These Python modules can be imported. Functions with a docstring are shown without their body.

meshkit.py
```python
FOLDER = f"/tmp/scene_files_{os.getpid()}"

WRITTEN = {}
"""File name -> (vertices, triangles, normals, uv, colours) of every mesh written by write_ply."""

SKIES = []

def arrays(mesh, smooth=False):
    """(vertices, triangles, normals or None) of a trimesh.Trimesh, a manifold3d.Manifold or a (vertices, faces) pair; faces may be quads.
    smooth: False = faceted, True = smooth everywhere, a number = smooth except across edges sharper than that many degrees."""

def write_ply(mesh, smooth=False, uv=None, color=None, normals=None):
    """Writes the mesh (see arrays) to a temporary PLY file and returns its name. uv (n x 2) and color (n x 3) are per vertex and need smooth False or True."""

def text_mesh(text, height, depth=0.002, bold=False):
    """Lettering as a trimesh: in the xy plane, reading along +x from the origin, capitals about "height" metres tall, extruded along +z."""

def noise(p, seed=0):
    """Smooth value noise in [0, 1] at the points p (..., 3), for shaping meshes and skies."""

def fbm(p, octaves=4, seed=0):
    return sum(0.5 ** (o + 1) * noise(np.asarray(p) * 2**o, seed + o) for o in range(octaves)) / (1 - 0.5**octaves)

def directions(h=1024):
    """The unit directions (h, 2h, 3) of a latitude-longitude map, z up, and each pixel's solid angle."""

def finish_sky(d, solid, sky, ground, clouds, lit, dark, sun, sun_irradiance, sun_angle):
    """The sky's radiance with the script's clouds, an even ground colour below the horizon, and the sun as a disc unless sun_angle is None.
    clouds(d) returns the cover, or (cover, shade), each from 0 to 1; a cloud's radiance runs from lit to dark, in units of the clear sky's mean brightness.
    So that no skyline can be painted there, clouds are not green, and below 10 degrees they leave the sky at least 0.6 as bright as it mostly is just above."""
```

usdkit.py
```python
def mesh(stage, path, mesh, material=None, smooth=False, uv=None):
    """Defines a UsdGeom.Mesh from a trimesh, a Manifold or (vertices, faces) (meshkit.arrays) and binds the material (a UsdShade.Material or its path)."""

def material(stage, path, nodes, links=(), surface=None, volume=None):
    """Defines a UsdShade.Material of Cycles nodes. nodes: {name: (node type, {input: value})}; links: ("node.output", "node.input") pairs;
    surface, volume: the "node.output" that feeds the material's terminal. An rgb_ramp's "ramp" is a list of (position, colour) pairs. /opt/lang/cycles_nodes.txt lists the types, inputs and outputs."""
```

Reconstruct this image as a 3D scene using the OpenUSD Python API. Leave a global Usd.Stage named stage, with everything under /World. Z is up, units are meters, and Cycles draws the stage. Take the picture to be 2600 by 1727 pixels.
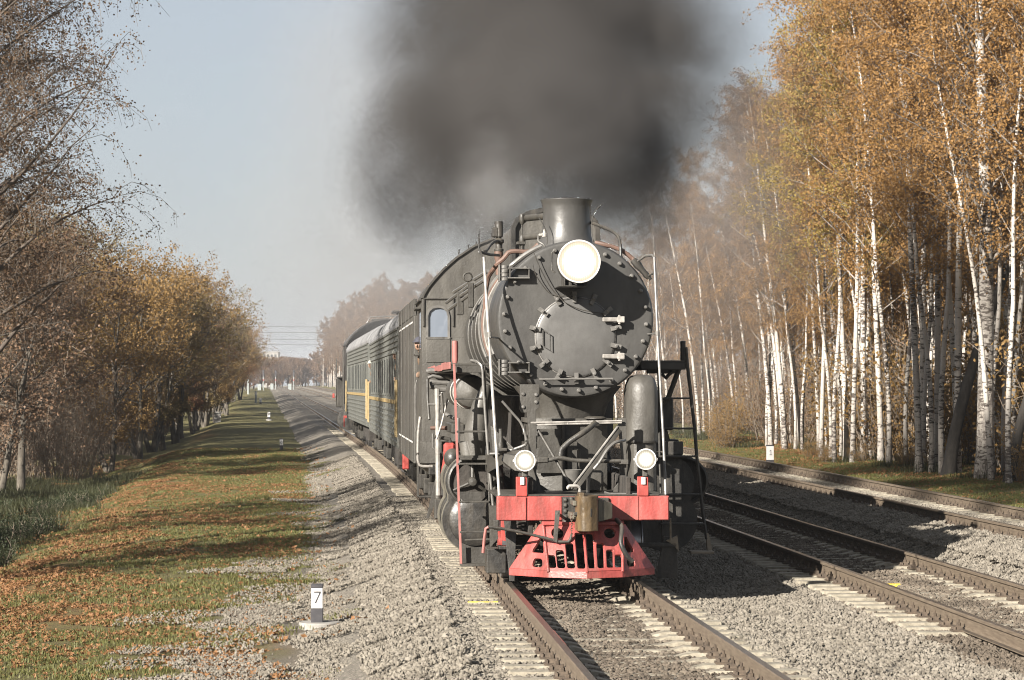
import math
import numpy as np
import trimesh
import usdkit
import meshkit
from shapely.geometry import Polygon, Point, box as sbox
from shapely.ops import unary_union
from shapely import affinity
from pxr import Usd, UsdGeom, UsdLux, UsdShade, Gf, Sdf, Vt

stage = Usd.Stage.CreateInMemory()
UsdGeom.SetStageUpAxis(stage, "Z")
UsdGeom.SetStageMetersPerUnit(stage, 1.0)
UsdGeom.Xform.Define(stage, "/World")
UsdGeom.Scope.Define(stage, "/World/Looks")

# ------------------------------------------------------------------ camera, sky, sun
cam = UsdGeom.Camera.Define(stage, "/World/camera")
cam.CreateHorizontalApertureAttr(36.0)
cam.CreateFocalLengthAttr(36.0 * 6600 / 2600)
cam.CreateFStopAttr(0.0)
cam.CreateClippingRangeAttr(Gf.Vec2f(0.1, 20000))
cam.CreateExposureAttr(1.95)
xf = UsdGeom.Xformable(cam)
xf.AddTranslateOp().Set(Gf.Vec3d(0, 0, 2.4))
xf.AddRotateXOp().Set(90 + math.degrees(math.atan(116.5 / 6600)))

SUN = np.array([-1.0, -1.25, 0.72])
SUN /= np.linalg.norm(SUN)
SUN_EL = math.asin(SUN[2])
SUN_ROT = math.atan2(SUN[0], SUN[1])
usdkit.material(stage, "/World/Looks/sky", {
    "s": ("sky_texture", {"sky_type": "single_scattering", "sun_disc": False, "sun_elevation": SUN_EL, "sun_rotation": SUN_ROT,
                          "altitude": 150.0, "air_density": 1.0, "aerosol_density": 2.2, "ozone_density": 1.0}),
    "tc": ("texture_coordinate", {}),
    "mp": ("mapping", {"scale": (1.0, 1.0, 3.0)}),
    "n": ("noise_texture", {"scale": 2.2, "detail": 5.0, "roughness": 0.55}),
    "r": ("map_range", {"value": 0.5, "from_min": 0.35, "from_max": 0.8, "to_min": 0.74, "to_max": 0.9, "clamp": True}),
    "m": ("mix", {"fac": 0.5, "color2": (2.45, 2.62, 2.88)}),
    "b": ("background_shader", {"strength": 0.05})},
    [("tc.generated", "mp.vector"), ("mp.vector", "n.vector"), ("n.fac", "r.value"), ("r.result", "m.fac"), ("s.color", "m.color1"), ("m.color", "b.color")], surface="b.background")
dome = UsdLux.DomeLight.Define(stage, "/World/sky")
UsdShade.MaterialBindingAPI.Apply(dome.GetPrim()).Bind(UsdShade.Material.Get(stage, "/World/Looks/sky"))
sun = UsdLux.DistantLight.Define(stage, "/World/sun")
sun.CreateNormalizeAttr(True)
sun.CreateIntensityAttr(1.25)
sun.CreateAngleAttr(0.5)
sun.CreateColorAttr(Gf.Vec3f(1.0, 0.94, 0.85))
_z = SUN
_x = np.cross([0, 0, 1.0], _z); _x /= np.linalg.norm(_x)
_y = np.cross(_z, _x)
UsdGeom.Xformable(sun).AddTransformOp().Set(Gf.Matrix4d(*_x, 0, *_y, 0, *_z, 0, 0, 0, 0, 1))

# ------------------------------------------------------------------ naming and building helpers
_used = {}


def numbered(parent, name):
    k = (parent, name)
    n = _used.get(k, 0)
    _used[k] = n + 1
    return name if n == 0 else f"{name}_{n:03d}"


def pth(p):
    return "/World" if p is None else (p if isinstance(p, str) else str(p.GetPath()))


def tag(prim, label=None, category=None, group=None, kind=None):
    for k, v in (("label", label), ("category", category), ("group", group), ("kind", kind)):
        if v:
            prim.SetCustomDataByKey(k, v)
    return prim


def thing(name, label=None, category=None, loc=(0, 0, 0), rotz=0.0, group=None, kind=None, scale=None, parent=None, rotx=0.0, roty=0.0):
    par = pth(parent)
    x = UsdGeom.Xform.Define(stage, par + "/" + numbered(par, name))
    x.AddTranslateOp().Set(Gf.Vec3d(*map(float, loc)))
    if rotz:
        x.AddRotateZOp().Set(float(math.degrees(rotz)))
    if roty:
        x.AddRotateYOp().Set(float(math.degrees(roty)))
    if rotx:
        x.AddRotateXOp().Set(float(math.degrees(rotx)))
    if scale is not None:
        x.AddScaleOp().Set(Gf.Vec3f(*map(float, (scale if np.ndim(scale) else (scale,) * 3))))
    return tag(x.GetPrim(), label, category, group, kind)


def copy_of(kind_path, name, label, category, loc, rotz=0.0, group=None, scale=None, rotx=0.0, roty=0.0):
    t = thing(name, label, category, loc, rotz, group, None, scale, None, rotx, roty)
    t.GetReferences().AddInternalReference(kind_path)
    t.SetInstanceable(True)
    return t


def obj(name, mesh, mat, parent=None, smooth=35, **tags):
    par = pth(parent)
    m = usdkit.mesh(stage, par + "/" + numbered(par, name), mesh, mat, smooth=smooth)
    return tag(m.GetPrim(), **tags)


class MB:
    """Collects shapes that become one mesh."""

    def __init__(self):
        self.v, self.f, self.n = [], [], 0

    def add(self, v, f):
        v = np.asarray(v, float); f = np.asarray(f, int)
        if f.shape[1] == 4:
            f = np.vstack([f[:, [0, 1, 2]], f[:, [0, 2, 3]]])
        self.v.append(v); self.f.append(f + self.n); self.n += len(v)
        return self

    def tm(self, m):
        return self.add(m.vertices, m.faces)

    def box(self, x0, x1, y0, y1, z0, z1, M=None):
        v = np.array([[x, y, z] for x in (x0, x1) for y in (y0, y1) for z in (z0, z1)], float)
        f = [[0, 1, 3, 2], [4, 6, 7, 5], [0, 4, 5, 1], [2, 3, 7, 6], [0, 2, 6, 4], [1, 5, 7, 3]]
        if M is not None:
            v = trimesh.transform_points(v, M)
        return self.add(v, f)

    def rbox(self, x0, x1, y0, y1, z0, z1, r=0.01):
        """A box with chamfered edges."""
        v = []
        for sx, x in ((1, x0), (-1, x1)):
            for sy, y in ((1, y0), (-1, y1)):
                for sz, z in ((1, z0), (-1, z1)):
                    v += [[x, y + sy * r, z + sz * r], [x + sx * r, y, z + sz * r], [x + sx * r, y + sy * r, z]]
        h = trimesh.convex.convex_hull(np.array(v))
        return self.tm(h)

    def hexa(self, p):
        """Eight corners: four of one face, then the four opposite them."""
        return self.add(p, [[3, 2, 1, 0], [4, 5, 6, 7], [0, 1, 5, 4], [1, 2, 6, 5], [2, 3, 7, 6], [3, 0, 4, 7]])

    def tube(self, pts, r, sides=8, caps=True, smooth=0):
        p = np.asarray(pts, float)
        r = np.broadcast_to(np.asarray(r, float), (len(p),))
        if smooth and len(p) > 2:
            t = np.r_[0, np.cumsum(np.linalg.norm(np.diff(p, axis=0), axis=1))]
            from scipy.interpolate import PchipInterpolator
            q = np.linspace(0, t[-1], smooth)
            r = np.interp(q, t, r)
            p = np.stack([PchipInterpolator(t, p[:, k])(q) for k in range(3)], 1)
        v, f = tube_arrays(p, r, sides)
        if caps:
            n = len(p)
            v = np.vstack([v, p[:1], p[-1:]])
            a, b = n * sides, n * sides + 1
            i = np.arange(sides); j = (i + 1) % sides
            f = np.vstack([f, np.stack([np.full(sides, a), j, i], 1), np.stack([np.full(sides, b), (n - 1) * sides + i, (n - 1) * sides + j], 1)])
        return self.add(v, f)

    def lathe(self, profile, sides=24, M=None, axis="z", at=(0, 0, 0)):
        """profile: (radius, along) pairs; turned about the axis."""
        pr = np.asarray(profile, float)
        a = np.arange(sides) * 2 * np.pi / sides
        v = np.stack([pr[:, None, 0] * np.cos(a), pr[:, None, 0] * np.sin(a), np.broadcast_to(pr[:, None, 1], (len(pr), sides))], -1).reshape(-1, 3)
        i, j = np.meshgrid(np.arange(len(pr) - 1), np.arange(sides), indexing="ij")
        k = (j + 1) % sides
        f = np.stack([i * sides + j, i * sides + k, (i + 1) * sides + k, (i + 1) * sides + j], -1).reshape(-1, 4)
        if axis == "y":
            v = v[:, [0, 2, 1]] * [1, 1, 1]
        elif axis == "x":
            v = v[:, [2, 0, 1]]
        v = v + np.asarray(at)
        if M is not None:
            v = trimesh.transform_points(v, M)
        if axis == "y":
            f = f[:, ::-1]
        return self.add(v, f)

    def prism(self, poly, depth, to3d):
        """Extrudes a 2D polygon; to3d maps (n,3) of (u, v, w) to space."""
        for g in getattr(poly, "geoms", [poly]):
            m = trimesh.creation.extrude_polygon(g, depth, engine="earcut")
            self.add(to3d(np.array(m.vertices)), m.faces)
        return self

    def xz(self, poly, y0, y1):
        """A polygon in x, z extruded from y0 to y1."""
        return self.prism(poly, y1 - y0, lambda q: np.stack([q[:, 0], y1 - q[:, 2], q[:, 1]], 1))

    def yz(self, poly, x0, x1):
        return self.prism(poly, x1 - x0, lambda q: np.stack([x0 + q[:, 2], q[:, 0], q[:, 1]], 1))

    def xy(self, poly, z0, z1):
        return self.prism(poly, z1 - z0, lambda q: np.stack([q[:, 0], q[:, 1], z0 + q[:, 2]], 1))

    def mesh(self):
        return np.vstack(self.v), np.vstack(self.f)

    def build(self, name, mat, parent=None, smooth=35, **tags):
        return obj(name, self.mesh(), mat, parent, smooth, **tags)


def tube_arrays(p, r, sides):
    t = np.gradient(p, axis=0)
    t /= np.linalg.norm(t, axis=1, keepdims=True) + 1e-12
    ref = np.array([0.0, 0, 1]) if abs(t[:, 2]).mean() < 0.8 else np.array([1.0, 0, 0])
    a = np.cross(t, ref)
    a /= np.linalg.norm(a, axis=1, keepdims=True) + 1e-9
    b = np.cross(t, a)
    ang = np.arange(sides) * 2 * np.pi / sides
    v = p[:, None] + r[:, None, None] * (np.cos(ang)[None, :, None] * a[:, None] + np.sin(ang)[None, :, None] * b[:, None])
    i, j = np.meshgrid(np.arange(len(p) - 1), np.arange(sides), indexing="ij")
    k = (j + 1) % sides
    q = np.stack([i * sides + j, i * sides + k, (i + 1) * sides + k, (i + 1) * sides + j], -1).reshape(-1, 4)
    return v.reshape(-1, 3), np.vstack([q[:, [0, 1, 2]], q[:, [0, 2, 3]]])


# ------------------------------------------------------------------ materials
LK = "/World/Looks/"


ALB = 0.57


def toned(ramp, k=None):
    """Base colours for this exposure."""
    return [(s, tuple(x * (ALB if k is None else k) for x in col)) for s, col in ramp]


def noisy(name, ramp, scale=6.0, rough=0.6, metallic=0.0, bump=0.0, bump_scale=None, stretch=(1, 1, 1), bevel=0.0, detail=5.0, spec=0.4, per_island=None, dust=None, gloss=0.0, grime=None):
    """A painted or natural surface: a noise ramp for colour, fine relief, optionally rounded edges, a tone that varies from piece to piece and dust on upward faces."""
    N = {"g": ("geometry", {}), "mp": ("mapping", {"scale": stretch}), "n": ("noise_texture", {"scale": scale, "detail": detail, "roughness": 0.62}),
         "r": ("rgb_ramp", {"ramp": toned(ramp)}), "p": ("principled_bsdf", {"roughness": rough, "metallic": metallic, "specular_ior_level": spec})}
    E = [("g.position", "mp.vector"), ("mp.vector", "n.vector"), ("n.fac", "r.fac")]
    col = "r.color"
    if per_island is not None:
        N["hs"] = ("hsv", {}); N["mr"] = ("map_range", {"to_min": 1 - per_island, "to_max": 1 + per_island})
        E += [("g.random_per_island", "mr.value"), ("mr.result", "hs.value"), (col, "hs.color")]
        col = "hs.color"
    if dust is not None:
        N["sx"] = ("separate_xyz", {}); N["dr"] = ("map_range", {"from_min": 0.2, "from_max": 1.0, "to_min": 0.0, "to_max": dust[1], "clamp": True}); N["dm"] = ("mix", {"color2": tuple(x * ALB for x in dust[0])})
        E += [("g.normal", "sx.vector"), ("sx.z", "dr.value"), ("dr.result", "dm.fac"), (col, "dm.color1")]
        col = "dm.color"
    if grime is not None:
        N["gm"] = ("mapping", {"scale": (2.2, 2.2, 0.5)}); N["g1"] = ("noise_texture", {"scale": grime[1], "detail": 7.0, "roughness": 0.72}); N["g2"] = ("map_range", {"from_min": 0.46, "from_max": 0.72, "to_min": 0.0, "to_max": grime[2], "clamp": True}); N["g3"] = ("mix", {"color2": tuple(x * ALB for x in grime[0])})
        E += [("g.position", "gm.vector"), ("gm.vector", "g1.vector"), ("g1.fac", "g2.value"), ("g2.result", "g3.fac"), (col, "g3.color1")]
        col = "g3.color"
    E.append((col, "p.base_color"))
    if gloss:
        N["gn"] = ("noise_texture", {"scale": scale * 2.3, "detail": 6.0, "roughness": 0.7}); N["gr"] = ("map_range", {"from_min": 0.3, "from_max": 0.7, "to_min": max(rough - gloss, 0.15), "to_max": min(rough + gloss, 1.0), "clamp": True})
        E += [("mp.vector", "gn.vector"), ("gn.fac", "gr.value"), ("gr.result", "p.roughness")]
    nrm = None
    if bevel:
        N["bv"] = ("bevel", {"radius": bevel, "samples": 4}); nrm = "bv.bevel"
    if bump:
        N["n2"] = ("noise_texture", {"scale": bump_scale or scale * 4, "detail": 4.0}); N["b"] = ("bump", {"strength": 1.0, "distance": bump})
        E += [("g.position", "n2.vector"), ("n2.fac", "b.height")]
        if nrm:
            E.append((nrm, "b.normal"))
        nrm = "b.normal"
    if nrm:
        E.append((nrm, "p.normal"))
    usdkit.material(stage, LK + name, N, E, surface="p.BSDF")
    return LK + name


def leafy(name, colors, translucent=0.35, rough=0.6):
    """Thin leaves or blades: each its own tone, some light passing through."""
    usdkit.material(stage, LK + name, {
        "g": ("geometry", {}), "r": ("rgb_ramp", {"ramp": toned(colors, 0.69)}), "d": ("principled_bsdf", {"roughness": rough, "specular_ior_level": 0.3}),
        "t": ("translucent_bsdf", {}), "m": ("mix_closure", {"fac": translucent})},
        [("g.random_per_island", "r.fac"), ("r.color", "d.base_color"), ("r.color", "t.color"), ("d.BSDF", "m.closure1"), ("t.BSDF", "m.closure2")], surface="m.closure")
    return LK + name


# ------------------------------------------------------------------ the lie of the land
def c(y):
    """Where the near track's centre line runs: nearly straight, bending left farther off."""
    y = np.asarray(y, float)
    q = np.clip(y, 30, 100)
    return 0.8 - 0.066 * (y - 31.24) - 0.00021 * (q - 30) ** 2 - 0.0294 * np.maximum(y - 100, 0)


def grade(y):
    y = np.asarray(y, float)
    return 0.003 * (np.clip(y, 45, 740) - 45)


def at(o, y, z=0.0):
    """A point at offset o from the near track's centre line, y metres on, z above its rails."""
    return np.array([float(c(y)) + o, y, float(grade(y)) + z])


def heading(y):
    return math.atan2(-(float(c(y + 0.5)) - float(c(y - 0.5))), 1.0)


GP = np.array([(-4000, -1.3), (-60, -1.3), (-16, -1.55), (-11.5, -1.5), (-10, -1.32), (-8.9, -0.98), (-8.2, -0.78), (-7.4, -0.7), (-5, -0.66), (-3.6, -0.62), (-2.9, -0.68), (-2.0, -0.75), (9.6, -0.6),
               (10.1, -0.1), (10.6, 0.0), (12, 0.06), (14, 0.14), (22, 0.3), (60, 0.3), (4000, 0.3)])
BP = np.array([(-3.35, -0.86), (-3.0, -0.62), (-2.5, -0.46), (-1.75, -0.225), (-1.4, -0.215), (1.5, -0.235), (2.3, -0.30), (3.0, -0.25), (5.65, -0.235), (6.5, 0.075), (6.7, 0.085), (7.0, 0.06), (9.3, 0.065), (9.7, 0.02), (10.2, -0.12), (10.5, -0.3)])


def ground_z(o, y):
    o = np.asarray(o, float); y = np.asarray(y, float)
    z = np.interp(o, GP[:, 0], GP[:, 1]) + grade(y)
    p = np.stack(np.broadcast_arrays(o * 0.5, y * 0.22, np.zeros_like(o + y)), -1)
    rough = np.interp(o, [-30, -12, -9, -7, -4, -3, 9.9, 10.6, 13, 30], [0.5, 0.42, 0.3, 0.12, 0.08, 0, 0, 0.06, 0.16, 0.4])
    z = z + rough * (meshkit.fbm(p, 4, 5) - 0.5) * 2
    z = z + 0.55 * np.exp(-((o + 10.9) / 1.3) ** 2 - ((y - 62) / 5.0) ** 2)
    return z


def ballast_z(o, y):
    o = np.asarray(o, float); y = np.asarray(y, float)
    p = np.stack(np.broadcast_arrays(o * 1.1, y * 0.6, np.zeros_like(o + y)), -1)
    toe = np.where(o < -1.9, 0.6 * (meshkit.fbm(np.stack(np.broadcast_arrays(0 * o + 0.3, y * 0.45, 0 * o + 7.0), -1), 3, 4) - 0.5) * np.clip((-1.9 - o) / 0.8, 0, 1), 0)
    return np.interp(o + toe, BP[:, 0], BP[:, 1]) + grade(y) + 0.05 * (meshkit.fbm(p, 3, 9) - 0.5)


def surf_z(o, y):
    """Whichever lies on top: the ballast or the ground beside it."""
    return np.where(np.abs(np.asarray(o, float) - 3.6) < 7.2, np.maximum(ballast_z(o, y), ground_z(o, y)), ground_z(o, y))


def litter_amount(o, y):
    """How much of the ground fallen leaves hide."""
    o = np.asarray(o, float); y = np.asarray(y, float)
    p = np.stack(np.broadcast_arrays(o * 0.55, y * 0.17, np.zeros_like(o + y)), -1)
    n = meshkit.fbm(p, 4, 21)
    base = np.interp(o, [-60, -14, -10.6, -9.4, -8.3, -7.6, -6.6, -4.5, -3.2, -2.6, 9.8, 10.3, 12, 14, 60], [0.8, 0.75, 0.7, 0.6, 0.95, 0.75, 0.4, 0.42, 0.34, 0.02, 0.02, 0.3, 0.4, 0.7, 0.8])
    far = np.interp(y, [40, 60, 100, 140, 300], [0.0, 0.0, 0.15, 0.32, 0.4])
    return np.clip(base + (n - 0.5) * 1.5 - far, 0, 1)


def gravel_amount(o, y):
    o = np.asarray(o, float); y = np.asarray(y, float)
    p = np.stack(np.broadcast_arrays(o * 0.8, y * 0.35, np.ones_like(o + y)), -1)
    edge = np.interp(y, [20, 30, 38, 46, 80], [-6.2, -5.2, -4.3, -3.5, -3.2])
    a = np.clip((o - edge) / np.interp(y, [40, 60], [1.8, 1.2]) + (meshkit.fbm(p, 4, 33) - 0.5) * 3.0, 0, 1)
    return np.where(o > 0, np.clip((10.9 - o) / 0.8 + (meshkit.fbm(p, 4, 33) - 0.5) * 2, 0, 1), a)


def sheet(name, offsets, ys, zf, mat, prim_color=None, **tags):
    O, Y = np.meshgrid(offsets, ys)
    V = np.stack([c(Y) + O, Y, zf(O, Y)], -1).reshape(-1, 3)
    w, h = len(offsets), len(ys)
    i, j = np.meshgrid(np.arange(h - 1), np.arange(w - 1), indexing="ij")
    F = np.stack([i * w + j, i * w + j + 1, (i + 1) * w + j + 1, (i + 1) * w + j], -1).reshape(-1, 4)
    p = obj(name, (V, F), mat, smooth=True, **tags)
    if prim_color is not None:
        col = prim_color(O, Y).reshape(-1, 3).astype(np.float32)
        UsdGeom.PrimvarsAPI(UsdGeom.Mesh(p)).CreatePrimvar("cover", Sdf.ValueTypeNames.Color3fArray, "vertex").Set(Vt.Vec3fArray.FromNumpy(col))
    return p


usdkit.material(stage, LK + "earth", {
    "a": ("attribute", {"attribute": "cover"}), "sp": ("separate_color", {}), "g": ("geometry", {}),
    "n1": ("noise_texture", {"scale": 9.0, "detail": 6.0, "roughness": 0.7}), "n2": ("noise_texture", {"scale": 45.0, "detail": 4.0, "roughness": 0.7}), "v": ("voronoi_texture", {"scale": 16.0}),
    "soil": ("rgb_ramp", {"ramp": toned([(0.3, (0.07, 0.06, 0.034)), (0.45, (0.15, 0.135, 0.06)), (0.6, (0.17, 0.17, 0.06)), (0.8, (0.27, 0.24, 0.11))])}),
    "leaf": ("rgb_ramp", {"ramp": toned([(0.0, (0.10, 0.045, 0.02)), (0.35, (0.30, 0.12, 0.045)), (0.7, (0.42, 0.2, 0.08)), (1.0, (0.5, 0.3, 0.12))])}),
    "grav": ("rgb_ramp", {"ramp": toned([(0.3, (0.10, 0.09, 0.08)), (0.5, (0.26, 0.24, 0.21)), (0.75, (0.44, 0.42, 0.39))])}),
    "m1": ("mix", {}), "m2": ("mix", {}), "k1": ("map_range", {"from_min": 0.45, "from_max": 0.95, "to_max": 0.55, "clamp": True}), "s1": ("math", {"math_type": "add"}), "s2": ("math", {"math_type": "add"}),
    "q1": ("math", {"math_type": "multiply", "value2": 0.9}), "k2": ("map_range", {"from_min": 0.95, "from_max": 1.3, "to_max": 0.8, "clamp": True}),
    "b": ("bump", {"strength": 1.0, "distance": 0.05}), "p": ("principled_bsdf", {"roughness": 0.9, "specular_ior_level": 0.2})},
    [("a.color", "sp.color"), ("g.position", "n1.vector"), ("g.position", "n2.vector"), ("g.position", "v.vector"), ("n1.fac", "soil.fac"), ("v.color", "leaf.fac"), ("n2.fac", "grav.fac"),
     ("sp.b", "s1.value1"), ("n2.fac", "s1.value2"), ("s1.value", "k2.value"), ("k2.result", "m1.fac"), ("soil.color", "m1.color1"), ("grav.color", "m1.color2"),
     ("sp.r", "q1.value1"), ("q1.value", "s2.value1"), ("n2.fac", "s2.value2"), ("s2.value", "k1.value"),
     ("k1.result", "m2.fac"), ("m1.color", "m2.color1"), ("leaf.color", "m2.color2"), ("m2.color", "p.base_color"), ("n2.fac", "b.height"), ("b.normal", "p.normal")], surface="p.BSDF")
# leaves hide the ground only where their share is well above half
noisy("ballast", [(0.25, (0.07, 0.06, 0.05)), (0.45, (0.17, 0.15, 0.125)), (0.6, (0.29, 0.26, 0.215)), (0.8, (0.42, 0.38, 0.32))], scale=26, rough=0.95, bump=0.03, bump_scale=40, spec=0.2)

oo = np.unique(np.round(np.r_[-np.geomspace(16, 3500, 26), np.arange(-16, -2.0, 0.22), np.linspace(-2, 9.6, 6), np.arange(9.6, 16, 0.3), np.geomspace(16, 3500, 26)], 3))
yy = np.r_[-30, np.arange(12, 130, 0.55), np.geomspace(130, 6000, 130)]


def cover(O, Y):
    l = litter_amount(O, Y); g = np.where((O > -3) & (O < 10), 1, gravel_amount(O, Y))
    return np.stack([np.clip(l - 0.55, 0, 1), 1 - l, np.clip(g, 0, 1)], -1)


sheet("ground", oo, yy, ground_z, LK + "earth", cover, kind="structure")
bo = np.unique(np.r_[np.arange(-3.35, -1.2, 0.15), np.linspace(-1.2, 5.5, 24), np.arange(5.6, 10.55, 0.14)])
sheet("ballast", bo, np.r_[-30, np.arange(15, 130, 0.5), np.geomspace(130, 1500, 120)], ballast_z, LK + "ballast", kind="structure")

# ------------------------------------------------------------------ tracks
usdkit.material(stage, LK + "rail_steel", {
    "g": ("geometry", {}), "sx": ("separate_xyz", {}), "t": ("math", {"math_type": "greater_than", "value2": 0.93}),
    "n": ("noise_texture", {"scale": 7.0, "detail": 6.0, "roughness": 0.65}), "mp": ("mapping", {"scale": (6.0, 0.6, 6.0)}),
    "rust": ("rgb_ramp", {"ramp": toned([(0.25, (0.075, 0.053, 0.034)), (0.5, (0.135, 0.10, 0.067)), (0.75, (0.20, 0.155, 0.11))])}),
    "top": ("rgb_ramp", {"ramp": toned([(0.3, (0.16, 0.13, 0.10)), (0.7, (0.34, 0.30, 0.26))])}),
    "m": ("mix", {}), "ro": ("map_range", {"to_min": 0.75, "to_max": 0.32}), "me": ("math", {"math_type": "multiply", "value2": 0.8}), "p": ("principled_bsdf", {})},
    [("g.normal", "sx.vector"), ("sx.z", "t.value1"), ("g.position", "mp.vector"), ("mp.vector", "n.vector"), ("n.fac", "rust.fac"), ("n.fac", "top.fac"), ("t.value", "m.fac"),
     ("rust.color", "m.color1"), ("top.color", "m.color2"), ("m.color", "p.base_color"), ("t.value", "ro.value"), ("ro.result", "p.roughness"), ("t.value", "me.value1"), ("me.value", "p.metallic")], surface="p.BSDF")
noisy("concrete", [(0.3, (0.2, 0.175, 0.13)), (0.5, (0.345, 0.305, 0.235)), (0.72, (0.46, 0.415, 0.33))], scale=9, rough=0.9, bump=0.006, bump_scale=60, per_island=0.12, bevel=0.02)
noisy("clip_iron", [(0.3, (0.045, 0.032, 0.022)), (0.6, (0.11, 0.08, 0.055)), (0.8, (0.17, 0.125, 0.085))], scale=20, rough=0.8)
noisy("yellow_paint", [(0.35, (0.5, 0.42, 0.28)), (0.5, (0.75, 0.55, 0.05)), (0.7, (0.8, 0.6, 0.06))], scale=14, rough=0.7)
noisy("red_mark", [(0.35, (0.15, 0.08, 0.06)), (0.6, (0.32, 0.07, 0.055))], scale=10, rough=0.6)
RAIL = [(-0.0375, -0.004), (-0.0335, 0), (0.0335, 0), (0.0375, -0.004), (0.0375, -0.034), (0.01, -0.046), (0.009, -0.145), (0.03, -0.162), (0.075, -0.17), (0.075, -0.18), (-0.075, -0.18), (-0.075, -0.17), (-0.03, -0.162), (-0.009, -0.145), (-0.01, -0.046), (-0.0375, -0.034)]


def rail(parent, off, y0, y1, base=0.0):
    ys = np.r_[np.arange(y0, min(y1, 140), 1.0), np.geomspace(140, y1, 60)] if y1 > 140 else np.arange(y0, y1 + 0.5, 1.0)
    pr = np.array(RAIL)
    n = len(pr)
    V = np.stack([c(ys)[:, None] + off + pr[:, 0], np.broadcast_to(ys[:, None], (len(ys), n)), grade(ys)[:, None] + base + pr[:, 1]], -1).reshape(-1, 3)
    i, j = np.meshgrid(np.arange(len(ys) - 1), np.arange(n), indexing="ij")
    F = np.stack([i * n + j, (i + 1) * n + j, (i + 1) * n + (j + 1) % n, i * n + (j + 1) % n], -1).reshape(-1, 4)
    F = np.vstack([F[:, [0, 1, 2]], F[:, [0, 2, 3]]])
    if np.cross(V[F[0, 1]] - V[F[0, 0]], V[F[0, 2]] - V[F[0, 0]])[0] > 0:
        F = F[:, ::-1]
    return obj("rail", (V, F), LK + "rail_steel", parent, smooth=25)


def sleeper_mesh(rng):
    """Concrete sleeper: trapezoid section, lower waist in the middle, origin on top at the middle; along x."""
    xs = np.array([-1.35, -1.32, -0.55, -0.4, 0.4, 0.55, 1.32, 1.35])
    top = np.array([-0.03, 0.0, 0.0, -0.035, -0.035, 0.0, 0.0, -0.03]) + rng.normal(0, 0.002, 8)
    wt = np.array([0.07, 0.095, 0.095, 0.085, 0.085, 0.095, 0.095, 0.07]) + rng.normal(0, 0.003, 8)
    V = np.stack([np.stack([xs, -wt, top], 1), np.stack([xs, wt, top], 1), np.stack([xs, wt + 0.045, np.full(8, -0.2)], 1), np.stack([xs, -wt - 0.045, np.full(8, -0.2)], 1)], 1).reshape(-1, 3)
    F = [[i * 4 + j, i * 4 + (j + 1) % 4, i * 4 + 4 + (j + 1) % 4, i * 4 + 4 + j] for i in range(7) for j in range(4)] + [[0, 3, 2, 1], [28, 29, 30, 31]]
    F = np.array(F)[:, ::-1]
    return V, np.vstack([F[:, [0, 1, 2]], F[:, [0, 2, 3]]])


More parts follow.
